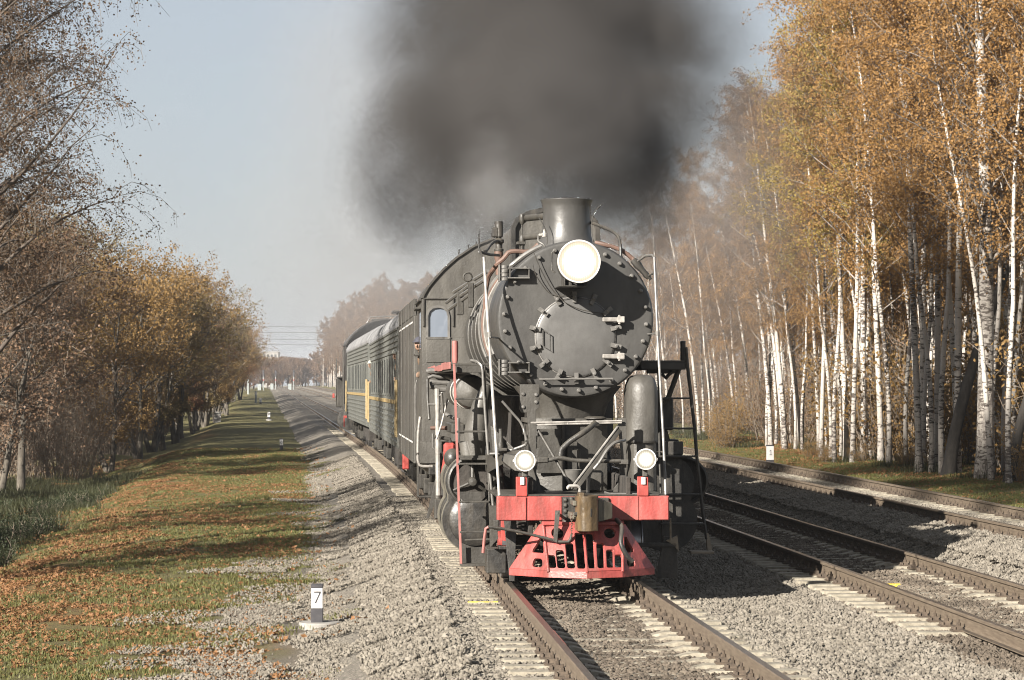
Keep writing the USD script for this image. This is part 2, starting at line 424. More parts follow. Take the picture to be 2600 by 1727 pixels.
def clip_mesh(x, side):
    """Base plate edge, clamp, bolt and nut beside a rail at x; side is -1 or 1."""
    b = MB()
    b.box(x + side * 0.05 if side > 0 else x - 0.17, x + 0.17 if side > 0 else x - 0.05, -0.085, 0.085, -0.004, 0.022)
    xa = x + side * 0.095
    b.hexa(np.array([(xa - 0.035, -0.05, 0.022), (xa + 0.035, -0.05, 0.022), (xa + 0.035, 0.05, 0.022), (xa - 0.035, 0.05, 0.022), (xa - 0.028, -0.04, 0.062), (xa + 0.028, -0.04, 0.062), (xa + 0.028, 0.04, 0.062), (xa - 0.028, 0.04, 0.062)]))
    b.lathe([(0.026, 0.062), (0.026, 0.092), (0.013, 0.095), (0.012, 0.125), (0.0, 0.128)], 6, at=(xa, 0, 0))
    xb = x + side * 0.145
    b.lathe([(0.02, 0.02), (0.02, 0.05), (0.0, 0.055)], 5, at=(xb, 0.045, 0))
    b.lathe([(0.02, 0.02), (0.02, 0.05), (0.0, 0.055)], 5, at=(xb, -0.045, 0))
    return b.mesh()


CLIPS = [clip_mesh(-0.8, -1), clip_mesh(-0.8, 1), clip_mesh(0.8, -1), clip_mesh(0.8, 1)]
rngS = np.random.RandomState(11)


def track(label, off, base, ys, y0rail, yclip, yellow=()):
    t = thing("railway_track", label, "railway track", kind="structure")
    rail(t, off - 0.8, y0rail, 745, base); rail(t, off + 0.8, y0rail, 745, base)
    far = MB()
    for k, y in enumerate(ys):
        h = heading(y); R = np.array([[math.cos(h), -math.sin(h), 0], [math.sin(h), math.cos(h), 0], [0, 0, 1]])
        p = np.array([float(c(y)) + off, y, float(grade(y)) + base - 0.186])
        V, F = sleeper_mesh(rngS)
        V = V @ R.T + p + [rngS.normal(0, 0.012), 0, rngS.normal(0, 0.004)]
        s = obj("sleeper", (V, F), LK + "concrete", t, smooth=False)
        for cv, cf in CLIPS:
            if y < yclip:
                obj("rail_clip", (cv @ R.T + p, cf), LK + "clip_iron", s, smooth=False)
            elif y < 125:
                far.add(cv @ R.T + p, cf)
        if k in yellow:
            tag(s, label="sleeper with a yellow paint stripe on its end")
            b = MB(); b.box(*((-1.33, -0.97) if off < 2 else (-0.55, -0.1)), -0.07, -0.01, *((-0.02, 0.006) if off < 2 else (-0.05, 0.005)))
            v, f = b.mesh()
            obj("paint_stripe", (v @ R.T + p, f), LK + "yellow_paint", s, smooth=False)
    if far.n:
        far.build("rail_clips", LK + "clip_iron", t, smooth=False, kind="stuff")
    return t


t1 = track("nearest railway track on concrete sleepers, the one the train runs on", 0.0, 0.0, np.arange(18.2, 150, 0.545), 16, 62, yellow=(24,))
rm = MB(); rm.tube([at(-0.8 + 0.035, 24.2, -0.004), at(-0.8 + 0.035, 25.6, -0.004)], 0.006, 5)
rm.build("paint_mark", LK + "red_mark", t1)
t2 = track("middle railway track right of the train, empty and half in shadow", 4.55, 0.0, np.arange(27.5, 125, 0.545), 24, 62, yellow=(12,))
t3 = track("far empty railway track beside the birch wood", 8.1, 0.3, np.arange(36.5, 125, 0.545), 32, 66)

# ------------------------------------------------------------------ loose stones, leaves and grass, laid in square-metre patches
noisy("stone", [(0.3, (0.23, 0.2, 0.16)), (0.5, (0.43, 0.38, 0.31)), (0.75, (0.64, 0.575, 0.48))], scale=5, rough=0.92, per_island=0.5, spec=0.25)


noisy("oily_stone", [(0.3, (0.12, 0.095, 0.07)), (0.5, (0.25, 0.2, 0.15)), (0.75, (0.44, 0.37, 0.29))], scale=2.2, rough=0.85, per_island=0.5, spec=0.3)


def stones_patch(seed, n, smin=0.03, smax=0.07):
    rng = np.random.RandomState(seed)
    base = trimesh.creation.icosahedron()
    bv, bf = np.array(base.vertices), np.array(base.faces)
    keep = []
    for k in range(n):
        s = smin + (smax - smin) * rng.rand() ** 2.0
        v = bv * rng.uniform(0.55, 1.15, (len(bv), 1)) * s * [1.0, rng.uniform(0.6, 1.1), rng.uniform(0.45, 0.8)] * 0.55
        q = trimesh.transformations.random_rotation_matrix(rng.rand(3))[:3, :3]
        keep.append(v @ q.T + [rng.uniform(-0.52, 0.52), rng.uniform(-0.52, 0.52), rng.uniform(-0.004, 0.022)])
    F = (bf[None] + (np.arange(n) * len(bv))[:, None, None]).reshape(-1, 3)
    return np.vstack(keep), F


def leaves_patch(seed, n, size=(0.05, 0.10), lift=0.03):
    rng = np.random.RandomState(seed)
    out, fs = [], []
    spikes = 5
    for k in range(n):
        s = rng.uniform(*size)
        a = np.linspace(0, 2 * np.pi, 2 * spikes, endpoint=False)
        r = np.where(np.arange(2 * spikes) % 2 == 0, 0.55, 0.27) * rng.uniform(0.85, 1.15, 2 * spikes)
        v = np.c_[np.cos(a) * r, np.sin(a) * r * rng.uniform(0.7, 1), rng.normal(0, 0.10, 2 * spikes)]
        v = np.vstack([[0, 0, 0.03], v]) * s
        t = trimesh.transformations.euler_matrix(rng.normal(0, 0.45), rng.normal(0, 0.45), rng.uniform(0, 6.28))[:3, :3]
        out.append(v @ t.T + [rng.uniform(-0.52, 0.52), rng.uniform(-0.52, 0.52), rng.uniform(0.004, lift)])
        m = 2 * spikes
        fs.append(np.array([[0, 1 + i, 1 + (i + 1) % m] for i in range(m)]) + k * (m + 1))
    return np.vstack(out), np.vstack(fs)


def grass_patch(seed, n, h=(0.03, 0.1), clump=0.6, half=0.52, w=0.006):
    rng = np.random.RandomState(seed)
    cl = rng.uniform(-half, half, (14, 2))
    P = np.where(rng.rand(n, 1) < clump, cl[rng.randint(0, 14, n)] + rng.normal(0, 0.09, (n, 2)), rng.uniform(-half, half, (n, 2)))
    hh = rng.uniform(*h, n); az = rng.uniform(0, 6.28, n); lean = rng.uniform(0.1, 0.9, n)
    d = np.c_[np.cos(az), np.sin(az)]; e = np.c_[-np.sin(az), np.cos(az)] * w
    z0 = np.full((n, 1), -0.005)
    a = np.hstack([P - e, z0]); b = np.hstack([P + e, z0])
    m1 = np.hstack([P + d * (hh * lean * 0.35)[:, None] - e * 0.8, (hh * 0.6)[:, None]]); m2 = np.hstack([P + d * (hh * lean * 0.35)[:, None] + e * 0.8, (hh * 0.6)[:, None]])
    tp = np.hstack([P + d * (hh * lean)[:, None], (hh * (1 - 0.35 * lean))[:, None]])
    V = np.stack([a, b, m2, m1, tp], 1).reshape(-1, 3)
    F = (np.array([[0, 1, 2], [0, 2, 3], [3, 2, 4]])[None] + (np.arange(n) * 5)[:, None, None]).reshape(-1, 3)
    return V, F


def instancer(name, protos, mats, items, label, category=None, smooth=False):
    """items: (prototype, position, turn, tilt about y, tilt about x, scale)."""
    par = "/World/" + numbered("/World", name)
    pi = UsdGeom.PointInstancer.Define(stage, par)
    for k, (pm, mt) in enumerate(zip(protos, mats)):
        usdkit.mesh(stage, f"{par}/patch_{k:03d}", pm, mt, smooth=smooth)
        pi.GetPrototypesRel().AddTarget(f"{par}/patch_{k:03d}")
    pos = np.array([i[1] for i in items], np.float32)
    qs = []
    for it in items:
        q = trimesh.transformations.quaternion_multiply(trimesh.transformations.quaternion_about_axis(it[3], [0, 1, 0]), trimesh.transformations.quaternion_about_axis(it[4], [1, 0, 0]))
        q = trimesh.transformations.quaternion_multiply(q, trimesh.transformations.quaternion_about_axis(it[2], [0, 0, 1]))
        qs.append(Gf.Quath(float(q[0]), float(q[1]), float(q[2]), float(q[3])))
    pi.CreateProtoIndicesAttr([int(i[0]) for i in items])
    pi.CreatePositionsAttr(Vt.Vec3fArray.FromNumpy(pos))
    pi.CreateOrientationsAttr(Vt.QuathArray(qs))
    pi.CreateScalesAttr(Vt.Vec3fArray.FromNumpy(np.array([np.broadcast_to(i[5], 3) for i in items], np.float32)))
    tag(pi.GetPrim(), label, category, kind="stuff")
    return pi


def in_view(x, y, margin=1.2):
    return abs(x) < 0.1985 * y + margin


rng = np.random.RandomState(5)
items = []
for y in np.arange(19.5, 92, 0.97):
    for o in np.r_[np.arange(-3.1, 10.4, 0.97), 6.12]:
        x = float(c(y)) + o
        if not in_view(x, y) or (y > 60 and -1.2 < o < 2.5):
            continue
        sl = float(surf_z(o + 0.3, y) - surf_z(o - 0.3, y)) / 0.6; sy = float(surf_z(o, y + 0.3) - surf_z(o, y - 0.3)) / 0.6
        hi = 1.0 if y > 45 else (0.72 if abs(o) < 1.6 else 1.0)
        oily = min(abs(o), abs(o - 4.55)) < 1.0
        items.append((rng.randint(6, 9) if oily else rng.randint(0, 6), (x, y, float(surf_z(o, y)) + (0.024 if o < -1.6 else 0.002)), rng.randint(0, 4) * np.pi / 2 + rng.normal(0, 0.1), -math.atan(sl), math.atan(sy), (1, 1, hi)))
instancer("ballast_stones", [stones_patch(40 + k, 600) for k in range(9)], [LK + "stone"] * 6 + [LK + "oily_stone"] * 3, items, "loose grey crushed stones of the ballast around the tracks", "ballast stones")

leafy("litter_leaf", [(0.0, (0.24, 0.12, 0.05)), (0.2, (0.46, 0.24, 0.10)), (0.45, (0.58, 0.37, 0.16)), (0.7, (0.68, 0.52, 0.27)), (1.0, (0.74, 0.65, 0.46))], 0.2)
leafy("grass_blade", [(0.0, (0.13, 0.13, 0.04)), (0.4, (0.25, 0.24, 0.075)), (0.75, (0.4, 0.355, 0.13)), (1.0, (0.54, 0.45, 0.22))], 0.3)
leafy("tall_grass", [(0.0, (0.05, 0.052, 0.02)), (0.45, (0.11, 0.11, 0.04)), (0.75, (0.2, 0.18, 0.07)), (1.0, (0.32, 0.25, 0.12))], 0.3)
gi, li, si, ti = [], [], [], []
for y in np.arange(23, 118, 1.0):
    step = 1.0
    for o in list(np.arange(-15, -2.4, step)) + list(np.arange(9.9, 15, step)):
        o2 = o + rng.uniform(-0.3, 0.3); y2 = y + rng.uniform(-0.3, 0.3)
        x = float(c(y2)) + o2
        if not in_view(x, y2):
            continue
        bank = o2 > -3.2 and o2 < 0
        zf = surf_z
        z = float(zf(o2, y2)); sl = float(zf(o2 + 0.4, y2) - zf(o2 - 0.4, y2)) / 0.8; sy = float(zf(o2, y2 + 0.4) - zf(o2, y2 - 0.4)) / 0.8
        L, G = float(litter_amount(o2, y2)), float(gravel_amount(o2, y2))
        tl = (-math.atan(sl), math.atan(sy))
        if bank and o2 < -2.3 and meshkit.fbm(np.array([[o2 * 0.9, y2 * 0.35, 3.0]]), 3, 8)[0] > 0.47 + 0.25 * (o2 + 3.2):
            gi.append((rng.randint(0, 4), (x, y2, z + 0.02), rng.uniform(0, 6.28), *tl, rng.uniform(0.8, 1.2)))
        if not bank and rng.rand() < 0.95 - 0.75 * G - 0.35 * (L > 0.75):
            gi.append((rng.randint(0, 4), (x, y2, z), rng.uniform(0, 6.28), *tl, rng.uniform(0.8, 1.3)))
        k = 1 if L < 0.38 else (2 if L < 0.62 else 3)
        if bank:
            k = 0
        if not bank or rng.rand() < 0.75:
            li.append((k * 2 + rng.randint(0, 2), (x, y2, z + (0.03 if bank else 0)), rng.uniform(0, 6.28), *tl, 1.0))
        if G > 0.12 and o2 < 0:
            si.append((rng.randint(0, 2) if G < 0.4 else 2 + rng.randint(0, 2), (x, y2, z + 0.02), rng.uniform(0, 6.28), *tl, 1.0))
        if (-14.5 < o2 < -9.3 and 40 < y2 < 100 and rng.rand() < 0.75) or (o2 > 12.3 and rng.rand() < 0.12):
            ti.append((rng.randint(0, 3), (x, y2, z), rng.uniform(0, 6.28), *tl, rng.uniform(0.7, 1.2)))
instancer("grass", [grass_patch(60 + k, 700, (0.02, 0.06), 0.75, 0.55, 0.005) for k in range(4)], [LK + "grass_blade"] * 4, gi, "short worn grass on the verge left of the tracks and along the wood", "grass")
instancer("fallen_leaves", [leaves_patch(70 + k, (10, 10, 34, 34, 90, 90, 240, 240)[k], (0.045, 0.095)) for k in range(8)], [LK + "litter_leaf"] * 8, li, "fallen orange and yellow maple leaves scattered over the ground", "fallen leaves")
instancer("verge_gravel", [stones_patch(80 + k, (200, 200, 620, 620)[k], 0.025, 0.055) for k in range(4)], [LK + "stone"] * 4, si, "loose gravel spilled over the grass verge", "gravel")
instancer("tall_grass", [grass_patch(90 + k, 420, (0.1, 0.42), 0.5, 0.7, 0.007) for k in range(3)], [LK + "tall_grass"] * 3, ti, "long rough grass and weeds on the bank at the foot of the trees", "grass")

# ------------------------------------------------------------------ trees
usdkit.material(stage, LK + "birch_bark", {
    "g": ("geometry", {}), "mp": ("mapping", {"scale": (2.2, 2.2, 7.0)}), "mq": ("mapping", {"scale": (1.0, 1.0, 0.35)}),
    "n": ("noise_texture", {"scale": 2.4, "detail": 4.0, "roughness": 0.6, "distortion": 0.6}), "n2": ("noise_texture", {"scale": 9.0, "detail": 4.0, "roughness": 0.7}), "n3": ("noise_texture", {"scale": 1.1, "detail": 2.0}),
    "w": ("rgb_ramp", {"ramp": toned([(0.0, (0.22, 0.22, 0.18)), (0.45, (0.44, 0.40, 0.355)), (1.0, (0.56, 0.52, 0.47))], 0.7)}),
    "k": ("map_range", {"from_min": 0.54, "from_max": 0.585, "clamp": True}), "k3": ("map_range", {"from_min": 0.3, "from_max": 0.7, "to_min": -0.1, "to_max": 0.1, "clamp": True}), "ad": ("math", {"math_type": "add"}),
    "a": ("attribute", {"attribute": "rough_foot"}), "ft": ("math", {"math_type": "multiply"}), "fm": ("map_range", {"from_min": 0.42, "from_max": 0.56, "to_min": 0.25, "to_max": 1.0, "clamp": True}),
    "mx": ("math", {"math_type": "maximum"}), "m": ("mix", {"color2": (0.055, 0.045, 0.038)}), "b": ("bump", {"strength": 0.7, "distance": 0.02, "invert": True}), "p": ("principled_bsdf", {"roughness": 0.75, "specular_ior_level": 0.3})},
    [("g.position", "mp.vector"), ("mp.vector", "n.vector"), ("g.position", "mq.vector"), ("mq.vector", "n2.vector"), ("mq.vector", "n3.vector"), ("n2.fac", "w.fac"), ("n.fac", "ad.value1"), ("n3.fac", "k3.value"), ("k3.result", "ad.value2"),
     ("ad.value", "k.value"), ("n2.fac", "fm.value"), ("fm.result", "ft.value1"), ("a.fac", "ft.value2"), ("k.result", "mx.value1"), ("ft.value", "mx.value2"), ("mx.value", "m.fac"), ("w.color", "m.color1"), ("m.color", "p.base_color"),
     ("mx.value", "b.height"), ("b.normal", "p.normal")], surface="p.BSDF")
noisy("grey_bark", [(0.3, (0.045, 0.038, 0.03)), (0.5, (0.10, 0.085, 0.066)), (0.75, (0.175, 0.15, 0.12))], scale=7, rough=0.9, stretch=(1, 1, 0.3), bump=0.02, bump_scale=14)
noisy("dark_bark", [(0.3, (0.02, 0.017, 0.014)), (0.6, (0.055, 0.047, 0.04)), (0.8, (0.10, 0.09, 0.075))], scale=7, rough=0.9, stretch=(1, 1, 0.3), bump=0.02, bump_scale=14)
noisy("birch_limb", [(0.35, (0.12, 0.095, 0.075)), (0.55, (0.3, 0.26, 0.22)), (0.75, (0.55, 0.5, 0.45))], scale=1.3, rough=0.8)
noisy("dark_twig", [(0.3, (0.065, 0.05, 0.038)), (0.7, (0.15, 0.12, 0.093))], scale=2, rough=0.8)
noisy("brown_twig", [(0.3, (0.13, 0.1, 0.073)), (0.7, (0.27, 0.215, 0.16))], scale=2, rough=0.8)
leafy("birch_gold", [(s_, (c_[0] * 1.25, c_[1] * 1.24, c_[2] * 1.2)) for s_, c_ in [(0.0, (0.30, 0.17, 0.06)), (0.35, (0.52, 0.33, 0.12)), (0.7, (0.64, 0.45, 0.18)), (1.0, (0.72, 0.58, 0.29))]], 0.48)
leafy("birch_lemon", [(s_, tuple(x_ * 1.22 for x_ in c_)) for s_, c_ in [(0.0, (0.30, 0.22, 0.06)), (0.35, (0.48, 0.37, 0.10)), (0.7, (0.58, 0.47, 0.15)), (1.0, (0.64, 0.55, 0.24))]], 0.45)
leafy("birch_brown", [(0.0, (0.18, 0.105, 0.05)), (0.45, (0.38, 0.24, 0.12)), (0.8, (0.52, 0.35, 0.18)), (1.0, (0.62, 0.47, 0.27))], 0.3)
leafy("weeping_leaf", [(0.0, (0.10, 0.06, 0.03)), (0.5, (0.2, 0.13, 0.065)), (0.85, (0.36, 0.24, 0.11)), (1.0, (0.55, 0.4, 0.2))], 0.25)
leafy("maple_gold", [(s_, tuple(x_ * 1.25 for x_ in c_)) for s_, c_ in [(0.0, (0.2, 0.12, 0.04)), (0.35, (0.42, 0.25, 0.07)), (0.7, (0.62, 0.40, 0.11)), (1.0, (0.72, 0.52, 0.2))]], 0.35)
leafy("maple_olive", [(s_, tuple(x_ * 1.25 for x_ in c_)) for s_, c_ in [(0.0, (0.14, 0.10, 0.035)), (0.4, (0.32, 0.23, 0.075)), (0.75, (0.5, 0.37, 0.13)), (1.0, (0.62, 0.48, 0.2))]], 0.3)
leafy("maple_rust", [(s_, tuple(x_ * 1.25 for x_ in c_)) for s_, c_ in [(0.0, (0.16, 0.07, 0.03)), (0.4, (0.32, 0.14, 0.05)), (0.8, (0.48, 0.23, 0.07)), (1.0, (0.58, 0.34, 0.12))]], 0.35)
leafy("dry_leaf", [(s_, tuple(x_ * 1.25 for x_ in c_)) for s_, c_ in [(0.0, (0.14, 0.085, 0.05)), (0.45, (0.30, 0.2, 0.115)), (0.8, (0.46, 0.32, 0.18)), (1.0, (0.58, 0.44, 0.26))]], 0.25)


def unit(v):
    return v / (np.linalg.norm(v) + 1e-9)


def branch(rng, p0, d, L, n, curve, droop, wob=0.08):
    """A polyline from p0: heads along d, bends upward by curve and down by droop."""
    pts = [np.asarray(p0, float)]
    d = unit(np.asarray(d, float))
    st = L / (n - 1)
    for i in range(n - 1):
        d = unit(d + np.array([0, 0, curve - droop * (i / (n - 1)) ** 1.2 * 2]) / (n - 1) + rng.normal(0, wob, 3))
        pts.append(pts[-1] + d * st)
    return np.array(pts)


class Plant:
    def __init__(self):
        self.trunk, self.limbs, self.twv, self.twf, self.twn = MB(), MB(), [], [], 0
        self.leaf = []

    def twig(self, pts, r0, r1):
        v, f = tube_arrays(pts, np.linspace(r0, r1, len(pts)), 3)
        self.twv.append(v); self.twf.append(f + self.twn); self.twn += len(v)

    def spread(self, rng, pts, n, jit):
        t = rng.rand(n) * (len(pts) - 1)
        i = np.minimum(t.astype(int), len(pts) - 2)
        q = pts[i] + (pts[i + 1] - pts[i]) * (t - i)[:, None]
        self.leaf.append(q + rng.normal(0, jit, (n, 3)))

    def leaves_mesh(self, rng, size, cap=None):
        P = np.vstack(self.leaf)
        if cap and len(P) > cap:
            P = P[rng.choice(len(P), cap, replace=False)]
        n = len(P)
        a = rng.normal(size=(n, 3)); a /= np.linalg.norm(a, axis=1, keepdims=True)
        b = np.cross(a, rng.normal(size=(n, 3))); b /= np.linalg.norm(b, axis=1, keepdims=True)
        s = rng.uniform(size[0], size[1], (n, 1)) * 0.5
        fold = np.cross(a, b) * s * rng.uniform(-0.4, 0.4, (n, 1))
        V = np.stack([P - a * s, P + b * s * 0.75 + fold, P + a * s, P - b * s * 0.75 + fold], 1).reshape(-1, 3)
        F = (np.array([[0, 1, 2], [0, 2, 3]])[None] + (np.arange(n) * 4)[:, None, None]).reshape(-1, 3)
        return V, F

    def define(self, path, bark, limb, twig, leaf, leafmesh, foot=0.0):
        UsdGeom.Xform.Define(stage, path)
        v, f = self.trunk.mesh()
        m = usdkit.mesh(stage, path + "/trunk", (v, f), bark, smooth=True)
        if foot:
            vv = np.array(m.GetPointsAttr().Get())
            UsdGeom.PrimvarsAPI(m).CreatePrimvar("rough_foot", Sdf.ValueTypeNames.FloatArray, "vertex").Set(Vt.FloatArray.FromNumpy(np.clip(1 - vv[:, 2] / foot, 0, 1).astype(np.float32) ** 1.3))
        if self.limbs.n:
            usdkit.mesh(stage, path + "/limbs", self.limbs.mesh(), limb, smooth=True)
        if self.twn:
            usdkit.mesh(stage, path + "/twigs", (np.vstack(self.twv), np.vstack(self.twf)), twig)
        if leafmesh is not None:
            usdkit.mesh(stage, path + "/crown", leafmesh, leaf)


stage.CreateClassPrim("/World/tree_kinds")
KINDS = "/World/tree_kinds/"


def birch(name, seed, H, r0, lo, R, nl, leafn, leaf, size=(0.05, 0.09), lean=(0, 0), droop=0.9, limb_mat="birch_limb", foot=1.6, up=0.9, subs=7, bark="birch_bark", crook=0.0):
    """Slender trunk, limbs that rise steeply and hang at the tips, small leaves."""
    rng = np.random.RandomState(seed)
    P = Plant()
    n = 18
    t = np.linspace(0, 1, n)
    ph = rng.uniform(0, 6.28, 2)
    path = np.stack([lean[0] * H * t ** 1.4 + 0.13 * np.sin(t * 7 + ph[0]) * t + crook * np.sin(np.clip(t * 9, 0, 3.14)) , lean[1] * H * t ** 1.4 + 0.13 * np.sin(t * 6 + ph[1]) * t, t * H - 0.25], 1)
    rad = r0 * (1 - t) ** 0.8 + 0.012 + r0 * 0.5 * np.exp(-t * H / 0.3)
    P.trunk.tube(path, rad, 9, caps=False)
    for k in range(nl):
        s = lo + (0.98 - lo) * ((k + rng.rand()) / nl) ** 0.9
        p0 = np.array([np.interp(s, t, path[:, j]) for j in range(3)])
        az = k * 2.4 + rng.normal(0, 0.5)
        q = (s - lo) / (1 - lo)
        L = R * (0.35 + 1.5 * q ** 0.7 * (1 - q) + 0.35 * (1 - q)) * rng.uniform(0.75, 1.2)
        d = np.array([math.cos(az), math.sin(az), up * rng.uniform(0.7, 1.5)])
        br = branch(rng, p0, d, L, 7, 0.35, droop * 0.6)
        rr = max(0.012, r0 * 0.34 * (1 - q * 0.75))
        P.limbs.tube(br, np.linspace(rr, 0.006, 7), 4, caps=False)
        for m in range(subs):
            u = rng.uniform(0.2, 1) * 6
            i = min(int(u), 5)
            b0 = br[i] + (br[i + 1] - br[i]) * (u - i)
            dd = unit(br[min(i + 1, 6)] - br[i]) + rng.normal(0, 0.6, 3)
            sb = branch(rng, b0, dd, L * rng.uniform(0.22, 0.5), 5, 0.1, droop * 1.6, 0.16)
            P.twig(sb, 0.008, 0.003)
            P.spread(rng, sb, max(1, leafn // (nl * subs * 2)), 0.10)
            for w in range(2):
                i2 = rng.randint(1, 5)
                tw = branch(rng, sb[i2], [rng.normal(0, 0.7), rng.normal(0, 0.7), -0.3], rng.uniform(0.35, 0.8), 4, 0, droop * 1.6, 0.12)
                P.twig(tw, 0.005, 0.0025)
                P.spread(rng, tw, max(1, leafn // (nl * subs * 4)), 0.09)
    P.define(KINDS + name, LK + bark, LK + limb_mat, LK + "dark_twig", LK + leaf, P.leaves_mesh(rng, size), foot)


def broad(name, seed, H, r0, stems, R, leafn, leaf, size=(0.08, 0.14), bark="grey_bark", twig="brown_twig", lo=0.22, nl=26, subs=9, tip=3, zc=0.62, twig_r=0.011):
    """Several stems from one foot, spreading into a rounded crown of fine twigs."""
    rng = np.random.RandomState(seed)
    P = Plant()
    C = np.array([0, 0, H * zc])
    for s in range(stems):
        az = s * 6.283 / stems + rng.uniform(0, 1.5)
        out = 0.0 if stems == 1 else rng.uniform(0.12, 0.3)
        h = H * rng.uniform(0.72, 0.88)
        n = 12
        t = np.linspace(0, 1, n)
        ph = rng.uniform(0, 6.28)
        path = np.stack([(math.cos(az) * out * h * t ** 0.8) + 0.16 * np.sin(t * 6 + ph) * t, (math.sin(az) * out * h * t ** 0.8) + 0.16 * np.cos(t * 5 + ph) * t, t * h - 0.2], 1)
        rr = r0 * (0.8 if stems > 1 else 1.0) * rng.uniform(0.8, 1.1)
        P.trunk.tube(path, rr * (1 - t * 0.85) + 0.5 * rr * np.exp(-t * h / 0.4), 8, caps=False)
        m = nl // stems
        for k in range(m):
            u = lo + (1 - lo) * (k + rng.rand()) / m
            p0 = np.array([np.interp(u, t, path[:, j]) for j in range(3)])
            a = k * 2.4 + rng.normal(0, 0.5)
            d = np.array([math.cos(a), math.sin(a), rng.uniform(0.25, 1.1)])
            # length so that the tip ends near the rounded outline
            e = unit(d); oc = (p0 - C) / [R, R, H * (1 - zc)]; ed = e / [R, R, H * (1 - zc)]
            A, B, D = ed @ ed, 2 * oc @ ed, oc @ oc - 1
            L = (-B + math.sqrt(max(B * B - 4 * A * D, 0.0))) / (2 * A) if D < 0 else 0.8
            L = np.clip(L * rng.uniform(0.72, 1.02), 0.5, 5)
            br = branch(rng, p0, d, L, 7, 0.25, 0.12, 0.11)
            P.limbs.tube(br, np.linspace(max(0.018, rr * 0.38 * (1 - u * 0.6)), 0.008, 7), 4, caps=False)
            for q in range(subs):
                w = rng.uniform(0.15, 1) * 6; i = min(int(w), 5)
                b0 = br[i] + (br[i + 1] - br[i]) * (w - i)
                sb = branch(rng, b0, unit(br[i + 1] - br[i]) + rng.normal(0, 0.65, 3), L * rng.uniform(0.22, 0.45), 5, 0.3, 0.05, 0.18)
                P.twig(sb, twig_r, 0.004)
                P.spread(rng, sb[1:], max(1, leafn // (nl * subs * 2)), 0.14)
                for _ in range(tip):
                    tw = branch(rng, sb[rng.randint(1, 5)], unit(sb[4] - sb[0]) + rng.normal(0, 0.7, 3), rng.uniform(0.3, 0.8), 3, 0.2, 0, 0.15)
                    P.twig(tw, twig_r * 0.6, 0.003)
                    P.spread(rng, tw, max(1, leafn // (nl * subs * 2 * tip)), 0.12)
    P.define(KINDS + name, LK + bark, LK + bark, LK + twig, LK + leaf, P.leaves_mesh(rng, size))


def shrub(name, seed, H, n, leafn, leaf, spread=0.9, size=(0.05, 0.09)):
    rng = np.random.RandomState(seed)
    P = Plant()
    for k in range(n):
        a = rng.uniform(0, 6.28); r = spread * rng.rand() ** 0.5
        st = branch(rng, [math.cos(a) * r * 0.6, math.sin(a) * r * 0.6, -0.1], [math.cos(a) * 0.3, math.sin(a) * 0.3, 1], H * rng.uniform(0.5, 1.0), 6, 0.1, 0.2, 0.1)
        if k < 3:
            P.trunk.tube(st, np.linspace(0.022, 0.006, 6), 4, caps=False)
        else:
            P.twig(st, 0.013, 0.004)
        for q in range(5):
            i = rng.randint(1, 6)
            tw = branch(rng, st[i], [rng.normal(), rng.normal(), 0.7], H * rng.uniform(0.12, 0.3), 4, 0.2, 0.2, 0.18)
            P.twig(tw, 0.007, 0.003)
            P.spread(rng, tw, max(1, leafn // (n * 5)), 0.1)
    P.define(KINDS + name, LK + "brown_twig", LK + "brown_twig", LK + "brown_twig", LK + leaf, P.leaves_mesh(rng, size))


birch("birch_gold_a", 1, 17.5, 0.075, 0.32, 2.7, 42, 21000, "birch_gold", lean=(-0.05, 0.02))
birch("birch_gold_b", 2, 19.0, 0.082, 0.34, 2.8, 42, 21000, "birch_gold", lean=(0.02, -0.03))
birch("birch_gold_c", 3, 16.0, 0.062, 0.28, 2.5, 38, 17000, "birch_gold", lean=(-0.09, 0.0), crook=0.12)
birch("birch_lemon", 4, 16.5, 0.072, 0.32, 2.8, 42, 22000, "birch_lemon", lean=(0.03, 0.0))
birch("birch_brown_a", 5, 16.5, 0.10, 0.26, 2.6, 32, 9000, "birch_brown", lean=(-0.11, 0.0))
birch("birch_brown_b", 6, 17.0, 0.10, 0.28, 2.6, 32, 9000, "birch_brown", lean=(-0.16, 0.02))
birch("birch_thin", 7, 13.0, 0.06, 0.42, 1.6, 22, 5000, "birch_gold", lean=(0.05, 0.0), crook=-0.1)
birch("birch_thin_lean", 8, 12.0, 0.06, 0.42, 1.6, 22, 4200, "birch_gold", lean=(-0.13, 0.03))
birch("birch_stout", 9, 17.5, 0.21, 0.3, 3.4, 44, 19000, "birch_gold", lean=(0.0, 0.0), foot=11.0)
birch("birch_bare", 10, 11.0, 0.08, 0.26, 2.6, 26, 500, "birch_brown", lean=(-0.02, 0.0), up=1.6, droop=0.1, subs=5)
birch("birch_weeping", 12, 14.5, 0.17, 0.27, 3.6, 84, 64000, "weeping_leaf", size=(0.035, 0.062), lean=(-0.09, 0.0), droop=1.6, up=0.7, subs=12, foot=1.2, bark="birch_bark", limb_mat="dark_twig")
birch("dark_leaning", 13, 11.0, 0.16, 0.55, 2.2, 14, 800, "birch_brown", lean=(0.35, 0.0), bark="dark_bark", limb_mat="dark_bark", foot=0)
broad("maple_gold", 21, 9.6, 0.17, 2, 3.9, 19000, "maple_gold", nl=32, subs=11)
broad("maple_olive", 22, 10.2, 0.19, 3, 4.0, 17000, "maple_olive", nl=33, subs=11)
broad("maple_rust", 23, 9.0, 0.16, 2, 3.6, 15000, "maple_rust", nl=32, subs=11)
broad("maple_bare", 24, 10.5, 0.18, 2, 4.0, 7000, "dry_leaf", nl=36, subs=13, tip=4, twig="dark_twig")
broad("maple_brown", 25, 10.0, 0.18, 1, 3.8, 11000, "dry_leaf", nl=34, subs=12, tip=4, lo=0.3)
